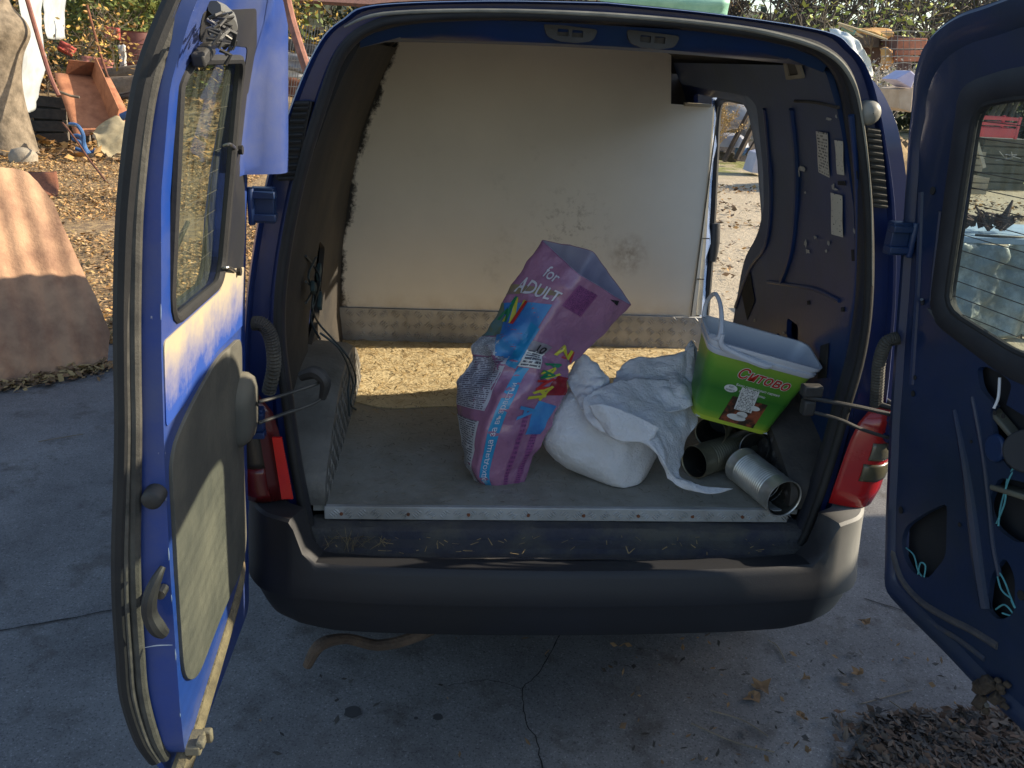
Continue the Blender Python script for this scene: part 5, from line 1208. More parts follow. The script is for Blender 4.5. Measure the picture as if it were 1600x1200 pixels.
# -- white sheet hanging behind the tree
D0 = 12.6
def PP(l, y0): return [[aY(px, py, y0+dy) for px, py, dy in r] for r in l]
tag(sheet('white_tarp', PP([[(30,-30,0),(50,-30,.4),(72,-30,.9)],[(34,40,0),(50,40,.4),(66,42,.8)],[(36,95,0),(56,96,.5),(74,94,.9)],[(36,130,.1),(52,132,.4),(66,130,.7)],[(36,172,.1),(48,176,.3),(56,170,.5)]], D0), mat('white_tarp_cloth', (.46,.49,.49), (.34,.37,.38), 6, .7), None, n=6, amp=.06, nsc=3), 'white plastic sheet hanging from the pole beside the tree trunk', 'tarp')
tag(sheet('white_tarp', PP([[(72,-30,0),(92,-30,.5),(108,-25,1)],[(70,20,0),(88,24,.5),(102,22,.9)],[(78,60,0),(92,62,.5),(102,60,.8)]], 14.5), bpy.data.materials['white_tarp_cloth'], None, n=5, amp=.06, nsc=3), 'smaller white plastic sheet behind the leaning rusty pole', 'tarp')
tag(tube('leaning_pole', [aY(34, -30, 12.3), aY(60, 60, 12.1), aY(78, 118, 11.9), aY(92, 150, 11.8)], .035, mat('maroon_pole', (.16,.05,.04), (.24,.10,.06), 9, .7), None), 'maroon rusty pole leaning over the white sheet by the tree', 'pole')
tag(tube('bent_rod', [aZ(168, 286, .01), aY(140, 250, 10.6), aY(116, 215, 11.2), aY(98, 192, 11.6)], .014, RUST, None), 'thin bent rusty rod running from the burlap down to the leaves', 'rod')
tag(tube('leaning_pole', [aY(136, 8, 15), aY(150, 60, 14.9), aY(165, 110, 14.8), aY(170, 122, 14.7)], .022, RUST, None), 'thin dark pole leaning behind the rusty tray', 'pole')
# -- rusty tray leaning on the heap
tr = [aY(84, 114, 13.6), aY(172, 122, 14.2), aY(207, 190, 13.2), aY(118, 216, 12.6)]
tx = (tr[1]-tr[0]); ty = (tr[3]-tr[0]); tn = tx.cross(ty).normalized()
if tn.y > 0: tn = -tn
tray = thing('rusty_tray', 'large orange rusted steel tray leaning behind the burlap', 'tray', (tr[3].x, tr[3].y, 0))
def TR_(u, v, w_=0): return (tr[0]*(1-u)+tr[1]*u)*(1-v)+(tr[3]*(1-u)+tr[2]*u)*v+tn*w_
v, f, uv = grid(lambda a, b: TR_(a, b, .03*math.sin(a*3)*math.sin(b*4)), 10, 10); obj('tray_floor', v, f, RUSTO, tray, solid=.02)
obj('shadow_flange', [TR_(.66, 0), TR_(.66, 0, .40), TR_(.66, 1, .40), TR_(.66, 1)], [(0,1,2,3)], RUSTO, tray, solid=.012, smooth=0)  # flange added across the tray to cast its dark band
obj('end_flange', [TR_(.2, .0), TR_(.2, .0, .30), TR_(.66, .0, .30), TR_(.66, .0)], [(0,1,2,3)], RUST, tray, solid=.012, smooth=0)
tag(tube('broken_branch', [aY(88, 142, 12.8), aY(100, 146, 12.7), aY(112, 150, 12.7), (aY(124, 152, 12.7))], .02, TWIG, None, sm=3), 'short broken branch lying across the orange tray', 'branch')
# -- burlap
tag(sheet('burlap_sack', PP([[(136,204,.4),(150,197,.5),(172,188,.6),(190,183,.7)],[(148,208,.1),(165,206,.2),(185,202,.3),(203,205,.4)],[(152,228,0),(170,232,.0),(190,228,.1),(206,226,.2)],[(170,246,-.1),(182,249,-.1),(195,248,0),(208,246,.1)]], 12.2), BURL, None, n=7, amp=.07, nsc=2.6, wr=((1,.4,1),9,.6)), 'pale crumpled burlap sheet slumped in front of the rusty tray', 'burlap')
# -- blue chair frame
fr = thing('broken_chair', 'broken blue tubular chair frame lying beside the burlap', 'chair frame', tuple(aZ(122, 245)))
BT = mat('blue_tube', (.05,.14,.32), (.03,.08,.2), 9, .45)
for k, pts in enumerate([[(108,194),(118,195),(125,201),(130,212),(131,228),(136,240)], [(112,213),(122,212),(129,218),(134,232),(140,240)], [(113,217),(124,222),(130,234),(136,242)], [(118,232),(130,236),(144,238),(150,234)], [(190,183),(205,176),(212,170)]]):
    tube('frame_tube', [aY(x, y, 12.0+.05*k) for x, y in pts], .03 if k < 4 else .06, BT, fr)
tube('bare_rod', [aY(100, 195, 12), aY(112, 196, 11.9), aY(120, 197, 11.9)], .012, STEEL, fr)
# -- dark hollow under the tray: scrap crates
for i, (x0, y0, x1, y1, Y, lab) in enumerate([(48, 150, 98, 235, 13.8, 'dark scrap crate in the shade between tree and rusty tray'), (96, 180, 135, 232, 13.9, 'low dark scrap crate under the leaning tray')]):
    a = aY(x0, y1, Y); b = aY(x1, y0, Y); t = thing('scrap_crate', lab, 'crate', (a.x, Y, 0))
    W = b.x-a.x; H = b.z; 
    for k in range(4): MB().box(((a.x+b.x)/2, Y+.02*k, H*(k+.5)/4), (W, .03, H/4*.82), Matrix.Rotation(.04*(k-1.5), 3, 'Y')).build('slat', DARKJ, t)
    for xx in (a.x+.05, b.x-.05): MB().box((xx, Y+.08, H/2), (.07, .06, H)).build('post', WOOD, t)
    MB().box(((a.x+b.x)/2, Y+.5, H*.45), (W, .7, H*.9)).build('box_body', DARKJ, t)
# -- barrel
def drum(name, label, c, r, h, mt):
    t = thing(name, label, 'barrel', tuple(c)); c = Vector(c); n = 28; pf = [(0, r), (.02, r*1.03), (h*.3, r), (h*.33, r*1.04), (h*.36, r), (h*.63, r), (h*.66, r*1.04), (h*.69, r), (h-.02, r*1.0), (h, r*1.04), (h, r*.96), (h-.05, r*.95), (h-.05, .001)]
    loft('barrel_body', [[c+Vector((q*math.cos(i*math.tau/n), q*math.sin(i*math.tau/n), z)) for i in range(n)] for z, q in pf], mt, t, smooth=35)
    return t
bc = aY(224, 104, 17.0); drum('steel_barrel', 'maroon steel barrel standing on the heap beyond the tray', (bc.x, 17.0, bc.z), .40, .66, mat('maroon_paint', (.15,.045,.045), (.22,.10,.08), 5, .6))
# heap of earth/rubble behind on which things stand
def mound(name, label, cx, cy, rx, ry, h, mt, seed=1, kind=None, cat='heap'):
    v, f, uv = grid(lambda u, v: (lambda a, r_: Vector((cx+rx*r_*math.cos(a), cy+ry*r_*math.sin(a), -.05+h*max(0, (1-r_*r_))*(1+.5*noise.noise(Vector((r_*3*math.cos(a), r_*3*math.sin(a), seed))))+.12*noise.noise(Vector((r_*9*math.cos(a), r_*9*math.sin(a), seed+4))))))(u*math.tau, v), 48, 16)
    return tag(obj(name, v, f, mt, None, smooth=40), label, cat, kind=kind)
EARTH = mat('leafy_earth', (.34,.24,.12), (.13,.09,.05), 5, .95, .8, 12, detail=12)
mound('leaf_mound', 'long low mound of earth and dead leaves behind the tree and tray', -9.5, 17.5, 6.5, 3.6, .75, EARTH, 3)
mound('leaf_mound', 'earth mound with scrap on it seen between the left door and the roof', -5.0, 21.5, 4.5, 2.5, .9, EARTH, 8)
JCOL = [mat('junk_red', (.50,.09,.06), (.3,.05,.04), 9, .6), mat('junk_pink', (.55,.22,.18), (.4,.15,.12), 9, .6), mat('junk_white', (.6,.6,.58), (.45,.45,.43), 9, .6), WOOD, RUST, mat('junk_grey', (.24,.24,.25), (.14,.14,.15), 9, .6), mat('junk_blue', (.08,.18,.4), (.05,.1,.2), 9, .6), DARKJ]
def scrap(px, py, w_, h, Y, k, lab, rot=.2, name='scrap_sheet', cat='scrap', th=.06):
    c = aY(px, py, Y); r = random.Random(int(px*7+py)); n = 5
    v, f, uv = grid(lambda u, v: Vector(((u-.5)*w_*(1+.15*noise.noise(Vector((v*3, px, 0)))), .06*noise.noise(Vector((u*3, v*3, px))), (v-.5)*h*(1+.2*noise.noise(Vector((u*3, py, 0)))))), n, n)
    M = Matrix.Translation(c)@Matrix.Rotation(rot, 4, 'Y')@Matrix.Rotation(-.35+.5*r.random(), 4, 'X')
    return tag(obj(name, [M@q for q in v], f, JCOL[k], None, solid=th, smooth=40), lab, cat)
scrap(104, 76, .28, .16, 15.2, 0, 'small bright red scrap caught in the twigs', .5)
scrap(176, 52, .28, .22, 16.5, 0, 'red plastic scrap under the green bush', .1)
scrap(152, 100, .55, .22, 15.8, 1, 'pinkish red flattened plastic on the heap left of the barrel', .1)
scrap(192, 92, .12, .5, 16.2, 2, 'narrow white board standing against the barrel', .05)
scrap(152, 115, .18, .10, 15.2, 6, 'small blue white can on the heap behind the tray', .4)
scrap(205, 112, 1.0, .20, 15.4, 3, 'grey plank lying in front of the barrel', -.15)
scrap(205, 134, 1.1, .34, 14.8, 3, 'wide grey board lying below the plank by the barrel', -.1)
scrap(186, 152, .8, .10, 14.0, 7, 'dark bent strip of metal among the dead leaves', -.2)
scrap(206, 58, .5, .06, 17.3, 2, 'whitish strip on top of the barrel heap', .02)
scrap(196, 62, .20, .12, 16.9, 2, 'crumpled pale packaging left of the barrel', .4)
# -- thicket at left
plant('dry_shrub', 'tangled dry shrub with yellow leaves above the rusty tray', 'shrub', (-8.9, 15.2, .3), 2.6, 1.8, 20, [LEAFY, LEAFO], .045, 2600, 11, trunk=.02, lean=.7, sub=8)
plant('dry_shrub', 'thin dry shrub with few ochre leaves behind the leaning pole', 'shrub', (-9.9, 15.0, .3), 2.8, 1.5, 9, [LEAFO], .045, 700, 12, trunk=.02, lean=.5)
plant('dry_shrub', 'low dry shrub of bare twigs between tray and barrel', 'shrub', (-8.0, 16.2, .4), 2.0, 2.4, 18, [LEAFO, LEAFY], .045, 2200, 13, trunk=.016, lean=.9, sub=8)
plant('green_bush', 'dense light green bush behind the barrel left of the door', 'bush', (-8.2, 20.0, 0), 3.6, 3.6, 22, [LEAFG, mat('light_green_leaf', (.26,.30,.07), (.16,.20,.05), 3, .7)], .075, 9000, 14, trunk=.03, lean=.5)
plant('green_bush', 'yellowish green bush hidden behind the open left door', 'bush', (-5.6, 20.5, 0), 3.2, 3.2, 16, [LEAFG, LEAFY], .075, 4500, 15, trunk=.03, lean=.5)
# -- corrugated rusty sheet leaning at the left edge
b0 = aZ(-40, 612); b1 = aZ(166, 573); bd_ = (b1-b0).normalized(); bk_ = Vector((-bd_.y, bd_.x, 0)).normalized()
if bk_.y < 0: bk_ = -bk_
up_ = (Vector((0, 0, 1))+bk_*.42).normalized(); cn = bd_.cross(up_).normalized()
def cpx(px, py):
    d = ray(px, py); t_ = (b0-CAM).dot(cn)/d.dot(cn); p = CAM+d*t_-b0; return (p.dot(bd_), p.dot(up_))
co_ = [cpx(*p) for p in [(-160, 640), (168, 574), (172, 520), (150, 462), (122, 405), (96, 350), (84, 318), (60, 284), (44, 270), (20, 262), (-10, 262), (-160, 268)]]
co_[0] = (co_[0][0], .0)
def cf(a, b, w_):
    wv = .009*math.sin(a*math.tau/.118+.3*noise.noise(Vector((a*2, b*2, 0))))
    return b0+bd_*a+up_*b+cn*(-w_+wv+.02*noise.noise(Vector((a*1.5, b*1.5, 5))))
RSH = mat('pale_rusted_sheet', (.50,.29,.165), (.24,.12,.07), 4.5, .8, .25, 50, detail=14, dust=.15, dustc=(.50,.38,.26), dscale=4, thr=(.42,.66))
tag(plate('corrugated_sheet', co_, [], cf, .0, .0015, RSH, None, step=.022, smooth=60), 'large corrugated rusty iron sheet leaning at the left edge of the concrete', 'metal sheet')
# timber prop behind the sheet
pm = b0+bd_*.4+up_*.9
tag(MB().bar(pm+bk_*.05, Vector((pm.x, pm.y, 0))+bk_*.75, .08, .08).build('timber_prop', WOOD, None), 'timber prop holding the corrugated sheet up from behind', 'prop')
# dark folded metal behind it
tag(sheet('folded_metal', PP([[(28,272,0),(50,268,.1),(88,266,.2)],[(34,284,-.2),(58,288,-.1),(92,290,0)],[(40,290,-.3),(66,300,-.3),(90,306,-.2)]], 8.6), RUST, None, n=5, amp=.04, nsc=3), 'dark folded rusty metal lying on the leaves behind the corrugated sheet', 'scrap metal')
# -- seen between left door and van
tag(tube('rusty_pipe', [aY(446, -10, 9.5), aY(456, 34, 9.2), aY(474, 92, 8.8), aY(500, 170, 8.4), aY(540, 300, 8)], .055, mat('rust_pink_pipe', (.30,.13,.09), (.18,.08,.05), 9, .8, .2), None), 'rust coloured pipe leaning beside the van roof corner', 'pipe')
fm = MB()
for i in range(24):
    a = aY(436+i*4.4, 40, 12.0); fm.tube([a, Vector((a.x-.35+.02*math.sin(i*9), 12.0, .1))], .006, 4)
for j in range(14):
    z = .15+j*.12; fm.tube([Vector((aY(430, 100, 12).x-.3, 12.02, z)), Vector((aY(560, 100, 12).x, 12.02, z-.05*math.sin(j)))], .006, 4)
o = fm.build('wire_fence', mat('fence_wire', (.33,.33,.31), (.2,.18,.16), 9, .6, metal=.5), None); tag(o, 'wire mesh fence panel seen between the left door and the van', 'fence')
for i, (px, py, w_, h, Y, k, lab) in enumerate([(455, 96, .7, .3, 15, 5, 'grey metal scrap behind the wire mesh'), (452, 112, .6, .2, 15.5, 2, 'pale scrap lying behind the wire mesh'), (456, 136, .5, .3, 14, 4, 'rusty curved scrap low behind the wire mesh'), (470, 74, .8, .2, 17, 7, 'dark sheet lying above the scrap behind the mesh')]): scrap(px, py, w_, h, Y, k, lab)
# old shed with window, brown roof
sa = aY(440, 60, 23); sb_ = aY(640, 60, 23)
osd = thing('old_shed', 'old dark shed with a small window behind the van roof', 'shed', (sa.x, 23, 0))
W = sb_.x-sa.x+4
for k in range(26):
    x = sa.x-2.5+W*(k+.5)/26
    MB().box((x, 23+.01*(k % 3), 1.02), (W/26*.94, .05, 2.05)).build('plank', mat('dark_plank', (.055,.045,.035), (.11,.085,.06), 6, .9, .3), osd)
c = aY(492, 27, 22.9); wfm = MB().box((c.x, 22.93, c.z), (.42, .05, .62)).build('window_frame', WOOD, osd); MB().box((c.x, 22.89, c.z), (.32, .02, .50)).build('pane', mat('dull_pane', (.28,.30,.24), (.20,.22,.18), 4, .2), wfm)
c = aY(520, 8, 22.6); MB().box(((sa.x+sb_.x)/2, 23.3, c.z+.25), (W+.4, 1.8, .08), Matrix.Rotation(.25, 3, 'X')).build('roof', mat('tile_red_brown', (.20,.09,.06), (.12,.06,.045), 12, .9, .5), osd)
# -- tall growth and trees all along the back
r = random.Random(21)
spots = [(-17, 25, 5.2, 0), (-13.5, 28, 5.5, 1), (-10.5, 26, 5.2, 0), (-6.5, 29, 5.5, 2), (-2, 30, 5.8, 1), (2.5, 28, 5.4, 2), (6.2, 26, 5.0, 3), (9.3, 24, 5.0, 3), (12.2, 25, 5.2, 3), (15, 23, 5.0, 3), (18.5, 24, 5.2, 0), (21.5, 21, 5.0, 1), (24, 17, 5.2, 2), (-20, 20, 5.2, 2)]
NMT = [([LEAFG, LEAFD], 'green'), ([LEAFD, LEAFY], 'olive and yellow'), ([LEAFD, LEAFB], 'sparse brownish'), ([LEAFB, mat('lime_leaf', (.35,.42,.08), (.28,.3,.07), 3, .7)], 'nearly bare brown')]
wher = ['far left behind the tree trunk', 'behind the leaning white sheet', 'behind the green bush', 'behind the old shed', 'behind the van roof left half', 'behind the middle of the van roof', 'behind the green tarpaulin', 'right of the green tarpaulin', 'above the white scrap sheet', 'above the terracotta scrap', 'behind the right door corner', 'behind the red crate', 'at the far right beyond the door window', 'left beyond the frame edge']
for i, (x, y, h, k) in enumerate(spots):
    plant('thicket_tree', '%s leaved tangled tree %s' % (NMT[k][1], wher[i]), 'tree', (x, y, 0), h, 4.6, 16 if k == 3 else 9, NMT[k][0], .045 if k == 3 else .07, 2600 if k == 3 else 5200, 40+i, 'tangled trees along the back of the yard', trunk=.085, lean=.5, twigmt=mat('dark_twig', (.13,.11,.09), (.07,.06,.05), 9, .9), sub=10 if k == 3 else 7)
# low hedge mass as far backdrop
V = []; F = []; r = random.Random(3)
for k in range(26000):
    a = R_(r.uniform(20, 150)); d = r.uniform(33, 37); p = Vector((math.cos(a)*d, math.sin(a)*d, abs(r.gauss(0, 1))*2.4)); q = Vector((r.gauss(0, 1), r.gauss(0, 1), r.gauss(0, 1))).normalized(); n = q.cross(Vector((r.gauss(0, 1), r.gauss(0, 1), r.gauss(0, 1)))).normalized(); s = .14*(1+r.random()); b = len(V); V += [p-q*s, p+n*s*.6, p+q*s, p-n*s*.6]; F.append((b, b+1, b+2, b+3))
tag(obj('hedge_mass', V, F, LEAFD, None, smooth=0), 'far mass of dark undergrowth closing the yard', 'undergrowth', kind='stuff')
for i, (x, y, rx, ry, h) in enumerate([(0, 48, 60, 10, 5.5)]):
    v, f, uv = grid(lambda u, v: (lambda a, r_: Vector((x+rx*r_*math.cos(a), y+ry*r_*math.sin(a), -.1+h*(1-r_*r_))))(u*math.tau, v), 48, 8); tag(obj('hill', v, f, mat('hill_scrub', (.09,.09,.05), (.05,.055,.03), 2, .95, 1, 3), None), None, None, kind='structure')
# -- green tarpaulin roof over the van roof edge
tag(sheet('green_tarpaulin', PP([[(930,-40,1),(1040,-40,1),(1140,-35,1)],[(935,-12,0),(1040,-10,0),(1142,-4,0)],[(940,16,0),(1040,18,0),(1138,22,0)],[(942,40,0),(1040,40,0),(1136,44,0)]], 14), mat('mint_tarpaulin', (.30,.55,.42), (.22,.45,.34), 5, .6), None, n=5, amp=.12, nsc=1.2), 'mint green tarpaulin stretched behind the van roof', 'tarpaulin')
for px in (948, 1085): tag(MB().tube([aY(px, 10, 14.1), Vector((aY(px, 10, 14.1).x, 14.1, 0))], .04, 8).build('tarpaulin_post', WOOD, None), 'wooden post under the %s end of the green tarpaulin' % ('left' if px < 1000 else 'right'), 'post')
# -- scrap heap right of the van roof
sc_ = [((1296,62),(1352,62),(1356,150),(1300,150), 11, mat('sunlit_white_sheet', (.66,.70,.68), (.5,.54,.52), 5, .7), 'bright white plastic sheet over scrap right of the van roof'),
]
tag(sheet('white_tarp', PP([[(1296,44,.3),(1318,50,.2),(1340,62,.1),(1352,80,.0)],[(1298,70,.2),(1325,78,.0),(1345,88,0),(1362,100,0)],[(1302,110,0),(1330,116,-.1),(1352,124,-.1),(1366,132,0)],[(1310,180,0),(1335,182,-.1),(1355,184,-.1),(1368,186,0)]], 9.5), sc_[0][5], None, n=6, amp=.12, nsc=3), sc_[0][6], 'tarp')
def boxy(name, label, cat, quad, Y, depth, mt, th=None, rot=0):
    a = [aY(x, y, Y) for x, y in quad]; b = [p+Vector((rot, depth, 0)) for p in a]
    return tag(obj(name, a+b, [(0,1,2,3),(7,6,5,4),(0,4,5,1),(1,5,6,2),(2,6,7,3),(3,7,4,0)], mt, None, smooth=0, bevel=.01), label, cat)
ORG = mat('orange_sheet', (.60,.34,.11), (.45,.25,.09), 4, .8, .3, 20)
TER = mat('terracotta_block', (.50,.20,.12), (.38,.15,.09), 6, .85, .3, 20)
tag(sheet('orange_scrap', PP([[(1376,76,0),(1386,74,0),(1394,80,0)],[(1377,92,0),(1386,92,-.1),(1395,96,0)],[(1374,108,0),(1384,107,0),(1392,100,0)]], 10), ORG, None, n=5, amp=.05, nsc=4, solid=.05), 'orange torn sheet hanging in the scrap beside the white plastic', 'scrap')
tag(sheet('orange_scrap', PP([[(1338,46,.4),(1360,46,.3),(1392,48,.2)],[(1350,49,.1),(1374,50,.1),(1397,53,0)],[(1372,56,.0),(1384,58,0),(1394,57,0)]], 10.2), ORG, None, n=5, amp=.03, nsc=4, solid=.05), 'orange sheet lying on top of the scrap heap right of the roof', 'scrap')
boxy('dark_cabinet', 'dark rusty cabinet behind wire in the scrap right of the roof', 'cabinet', [(1388,54),(1428,58),(1424,112),(1390,110)], 10.4, .8, mat('dark_brown_metal', (.06,.035,.035), (.11,.06,.05), 6, .8))
boxy('dark_cabinet', 'low dark sheet metal box under the orange sheet', 'cabinet', [(1336,50),(1376,52),(1374,74),(1346,72)], 10.6, .8, mat('dark_grey_metal', (.07,.06,.06), (.13,.13,.13), 6, .8))
for q, lab in (([(1426,59),(1450,60),(1446,76),(1424,76)], 'uppermost'), ([(1423,78),(1448,78),(1446,86),(1421,86)], 'middle'), ([(1421,88),(1446,88),(1443,96),(1419,96)], 'lowest')):
    boxy('terracotta_block', lab+' terracotta block of the stack by the right door', 'block', q, 9.6, .4, TER)
boxy('lavender_box', 'pale lavender plastic tub tilted on the heap by the sliding door', 'tub', [(1399,124),(1423,110),(1432,118),(1424,138),(1408,139)][:4], 8.0, .35, mat('lavender_plastic', (.50,.48,.66), (.42,.40,.58), 5, .4))
boxy('cardboard_box', 'beige carton below the lavender tub', 'box', [(1404,139),(1428,136),(1424,176),(1406,170)], 8.1, .5, mat('carton', (.48,.40,.31), (.36,.28,.2), 6, .85))
wm = MB()
for i in range(7): wm.tube([aY(1385+i*9, 46+i, 9.2), aY(1382+i*9.5, 120, 9.2)], .004, 4)
for j in range(6): wm.tube([aY(1376, 50+j*13, 9.2), aY(1412, 48+j*13+3*math.sin(j), 9.15), aY(1450, 50+j*13, 9.2)], .005, 4)
tag(wm.build('wire_mesh', mat('fence_wire', (.33,.33,.31)), None), 'loose wire mesh in front of the dark cabinet', 'wire mesh')
for pts, nm in (([(1309,36),(1335,44),(1386,62)], 'pale long bamboo pole on the scrap heap'), ([(1311,38),(1320,42),(1348,58)], 'short bamboo pole under the longer one')):
    tag(tube('bamboo_pole', [aY(x, y, 9.3) for x, y in pts], .014, mat('bamboo', (.50,.42,.26), (.38,.3,.18), 8, .7), None), nm, 'pole')
tag(tube('green_tube', [aY(1316, 42, 9.4), aY(1336, 52, 9.3)], .03, mat('faded_green_tube', (.20,.33,.25), (.15,.26,.2), 5, .6), None, sm=1), 'short faded green tube tied under the bamboo poles', 'tube')
plant('dry_grass', 'bleached dry grass tuft in front of the orange scrap', 'grass tuft', (aY(1372, 130, 9).x, 9.0, 1.2), .75, .5, 26, [mat('bleached_stalk', (.55,.50,.42), (.4,.36,.3), 9, .9)], .02, 300, 61, trunk=.006, lean=.6, twigmt=mat('bleached_stalk', (.55,.50,.42)))
plant('dry_shrub', 'bare twiggy shrub with lime leaves behind the scrap right of the roof', 'shrub', (aY(1330, 60, 12).x, 12.0, .8), 2.2, 2.0, 12, [mat('lime_leaf', (.35,.42,.08), (.28,.3,.07), 3, .7)], .05, 500, 62, trunk=.02, lean=.7)
mound('scrap_mound', 'earth mound under the scrap heap right of the van', 6.6, 11.9, 1.5, 1.2, 1.0, EARTH, 12)
# -- seen through the sliding door: hulls, planks, straw
def shell(name, label, cat, px, py, Y, w_, d, h, mt, tilt=0):
    c = aY(px, py, Y); v, f, uv = grid(lambda u, v: c+Matrix.Rotation(tilt, 3, 'Y')@Vector(((lambda a, r_: (w_*r_*math.cos(a), d*r_*math.sin(a), h*math.sqrt(max(0, 1-r_**2.4))))(u*math.tau, v))), 32, 12)
    return tag(obj(name, v, f, mt, None, smooth=60), label, cat)
HUL = mat('grey_hull', (.34,.38,.46), (.24,.27,.34), 3, .5, dust=.4, dustc=(.5,.46,.4))
shell('bonnet_panel', 'grey blue car bonnet lying on the heap beyond the sliding door', 'car panel', 1160, 188, 16.0, .78, .5, .42, HUL, .12)
shell('bonnet_panel', 'smaller pale domed panel below the grey bonnet', 'car panel', 1138, 228, 15.5, .42, .3, .26, mat('pale_hull', (.42,.44,.50), (.3,.32,.38), 3, .4), .0)
boxy('white_block', 'white sack shaped block at the edge of the sliding door gap', 'block', [(1184,240),(1200,236),(1200,272),(1174,270)], 13.5, .5, mat('blue_white', (.50,.52,.62), (.42,.44,.54), 4, .7))
for a, b, r_, lab in (((1131,252),(1172,172),.055,'dark plank leaning leftmost against the grey bonnet'), ((1150,250),(1186,178),.065,'thick dark plank leaning right of the first one'), ((1166,242),(1190,204),.03,'thin reddish rod leaning beside the dark planks')):
    tag(MB().bar(aY(*a, 15), aY(*b, 15.2), r_*1.6, r_).build('leaning_plank', mat('dark_wood', (.05,.04,.035), (.10,.075,.055), 6, .9), None), lab, 'plank')
tag(MB().bar(aY(1105, 165, 15.4), aY(1158, 157, 15.6), .08, .12).build('grey_beam', WOOD, None), 'grey beam lying above the grey bonnet', 'beam')
plant('dry_grass', 'clump of straw coloured dry grass left of the grey bonnet', 'grass tuft', (aY(1116, 220, 15).x, 15.0, .35), .8, .4, 26, [DRY], .02, 200, 63, trunk=.007, lean=.3, twigmt=DRY)
plant('dry_grass', 'upright dry stalks behind the beam beyond the sliding door', 'grass tuft', (aY(1135, 170, 21).x, 21.0, .35), 1.9, 1.2, 40, [DRY, LEAFD], .03, 500, 64, trunk=.01, lean=.3, twigmt=WOOD)
mound('scrap_mound', 'dark scrap heap under the grey bonnet beyond the sliding door', 7.0, 18.5, 4.0, 2.6, .9, mat('dark_heap', (.10,.085,.075), (.04,.035,.035), 7, .95, .8, 20, detail=12), 14)
for i, (px, py, w_, h, k) in enumerate([(1185,196,.4,.3,2),(1176,212,.5,.2,5),(1160,236,.3,.16,6),(1130,244,.6,.18,7),(1180,158,.6,.3,7),(1192,182,.3,.2,2),(1140,206,.5,.08,3)]):
    scrap(px, py, w_, h, 15.3+.2*i, k, ['white torn panel right of the leaning planks','grey plate between the leaning planks','small bluish plate low between the planks','dark plate on the ground left of the planks','dark twisted sheet above the planks','pale chip of panel by the door gap edge','thin board between the two domed panels'][i], .2*math.sin(i*3))
# -- seen through the right door window
cr = thing('red_crate', 'red plastic crate on top of the boxes behind the right door window', 'crate', tuple(aY(1550, 200, 12.5)))
RC = mat('red_crate_plastic', (.55,.06,.08), (.45,.05,.07), 4, .4)
a = aY(1535, 212, 12.5); s = .36
for k in range(4):
    z = a.z+.02+k*.09
    for (x0, y0, sx_, sy_) in ((0, 0, .70, .02), (0, .45, .70, .02), (-.35, .22, .02, .45), (.35, .22, .02, .45)): MB().box((a.x+x0+.25, 12.5+y0, z), (sx_, sy_, .05)).build('crate_slat', RC, cr)
for sx_ in (-.35, .35):
    for sy_ in (0, .45): MB().box((a.x+sx_+.25, 12.5+sy_, a.z+.15), (.04, .04, .36)).build('corner_post', RC, cr)
for y_ in (-.01, .46): MB().box((a.x+.25, 12.5+y_, a.z+.07), (.66, .012, .12)).build('crate_side', RC, cr)
MB().box((a.x+.25, 12.72, a.z-.01), (.68, .44, .02)).build('crate_base', RC, cr)
def crate(label, quad, Y, depth, slats=4, mt=WOOD):
    a = [aY(x, y, Y) for x, y in quad]; x0, x1 = a[0].x, a[1].x; z1 = a[0].z; z0 = max(0, a[3].z); t = thing('wooden_crate', label, 'crate', ((x0+x1)/2, Y, z0))
    for k in range(slats): MB().box(((x0+x1)/2, Y, z0+(z1-z0)*(k+.5)/slats), (x1-x0, .03, (z1-z0)/slats*.8)).build('slat', mt, t)
    for k in range(slats): MB().box((x0, Y+depth/2, z0+(z1-z0)*(k+.5)/slats), (.03, depth, (z1-z0)/slats*.8)).build('slat', mt, t)
    MB().box(((x0+x1)/2, Y+depth/2+.04, (z0+z1)/2), ((x1-x0)*.94, depth*.9, (z1-z0)*.94)).build('box_body', mat('crate_inside', (.12,.11,.09)), t)
crate('pale wooden crate under the red crate by the right door glass', [(1502,235),(1540,240),(1540,272),(1502,268)], 12.6, .5, 3, mat('pale_wood', (.34,.30,.22), (.24,.2,.15), 5, .9))
crate('low wooden bench box left of the dark stack behind the glass', [(1494,275),(1546,278),(1540,312),(1496,306)], 12.2, .5, 3, mat('pale_wood', (.34,.30,.22)))
crate('tall dark wooden crate stack standing under the red crate', [(1540,214),(1625,216),(1625,318),(1542,312)], 12.9, .8, 6, mat('greenish_dark_wood', (.07,.075,.06), (.11,.11,.09), 6, .9))
tag(MB().bar(aY(1512, 172, 12.1), aY(1538, 262, 12.0), .04, .05).build('leaning_stick', mat('pale_stick', (.5,.46,.38)), None), 'pale stick leaning in front of the wooden crate behind the glass', 'stick')
tg = MB(); r = random.Random(5); c = aY(1572, 248, 12.0)
for k in range(5): tg.tube([c, c+Vector((r.gauss(0, .10), -.05, .08*r.random())), c+Vector((r.gauss(0, .18), -.08, r.gauss(0, .08)))], .006, 5)
tag(tg.build('cable_tangle', mat('pale_cable', (.22,.23,.25)), None), 'tangle of pale cable hanging on the dark crate stack', 'cable')
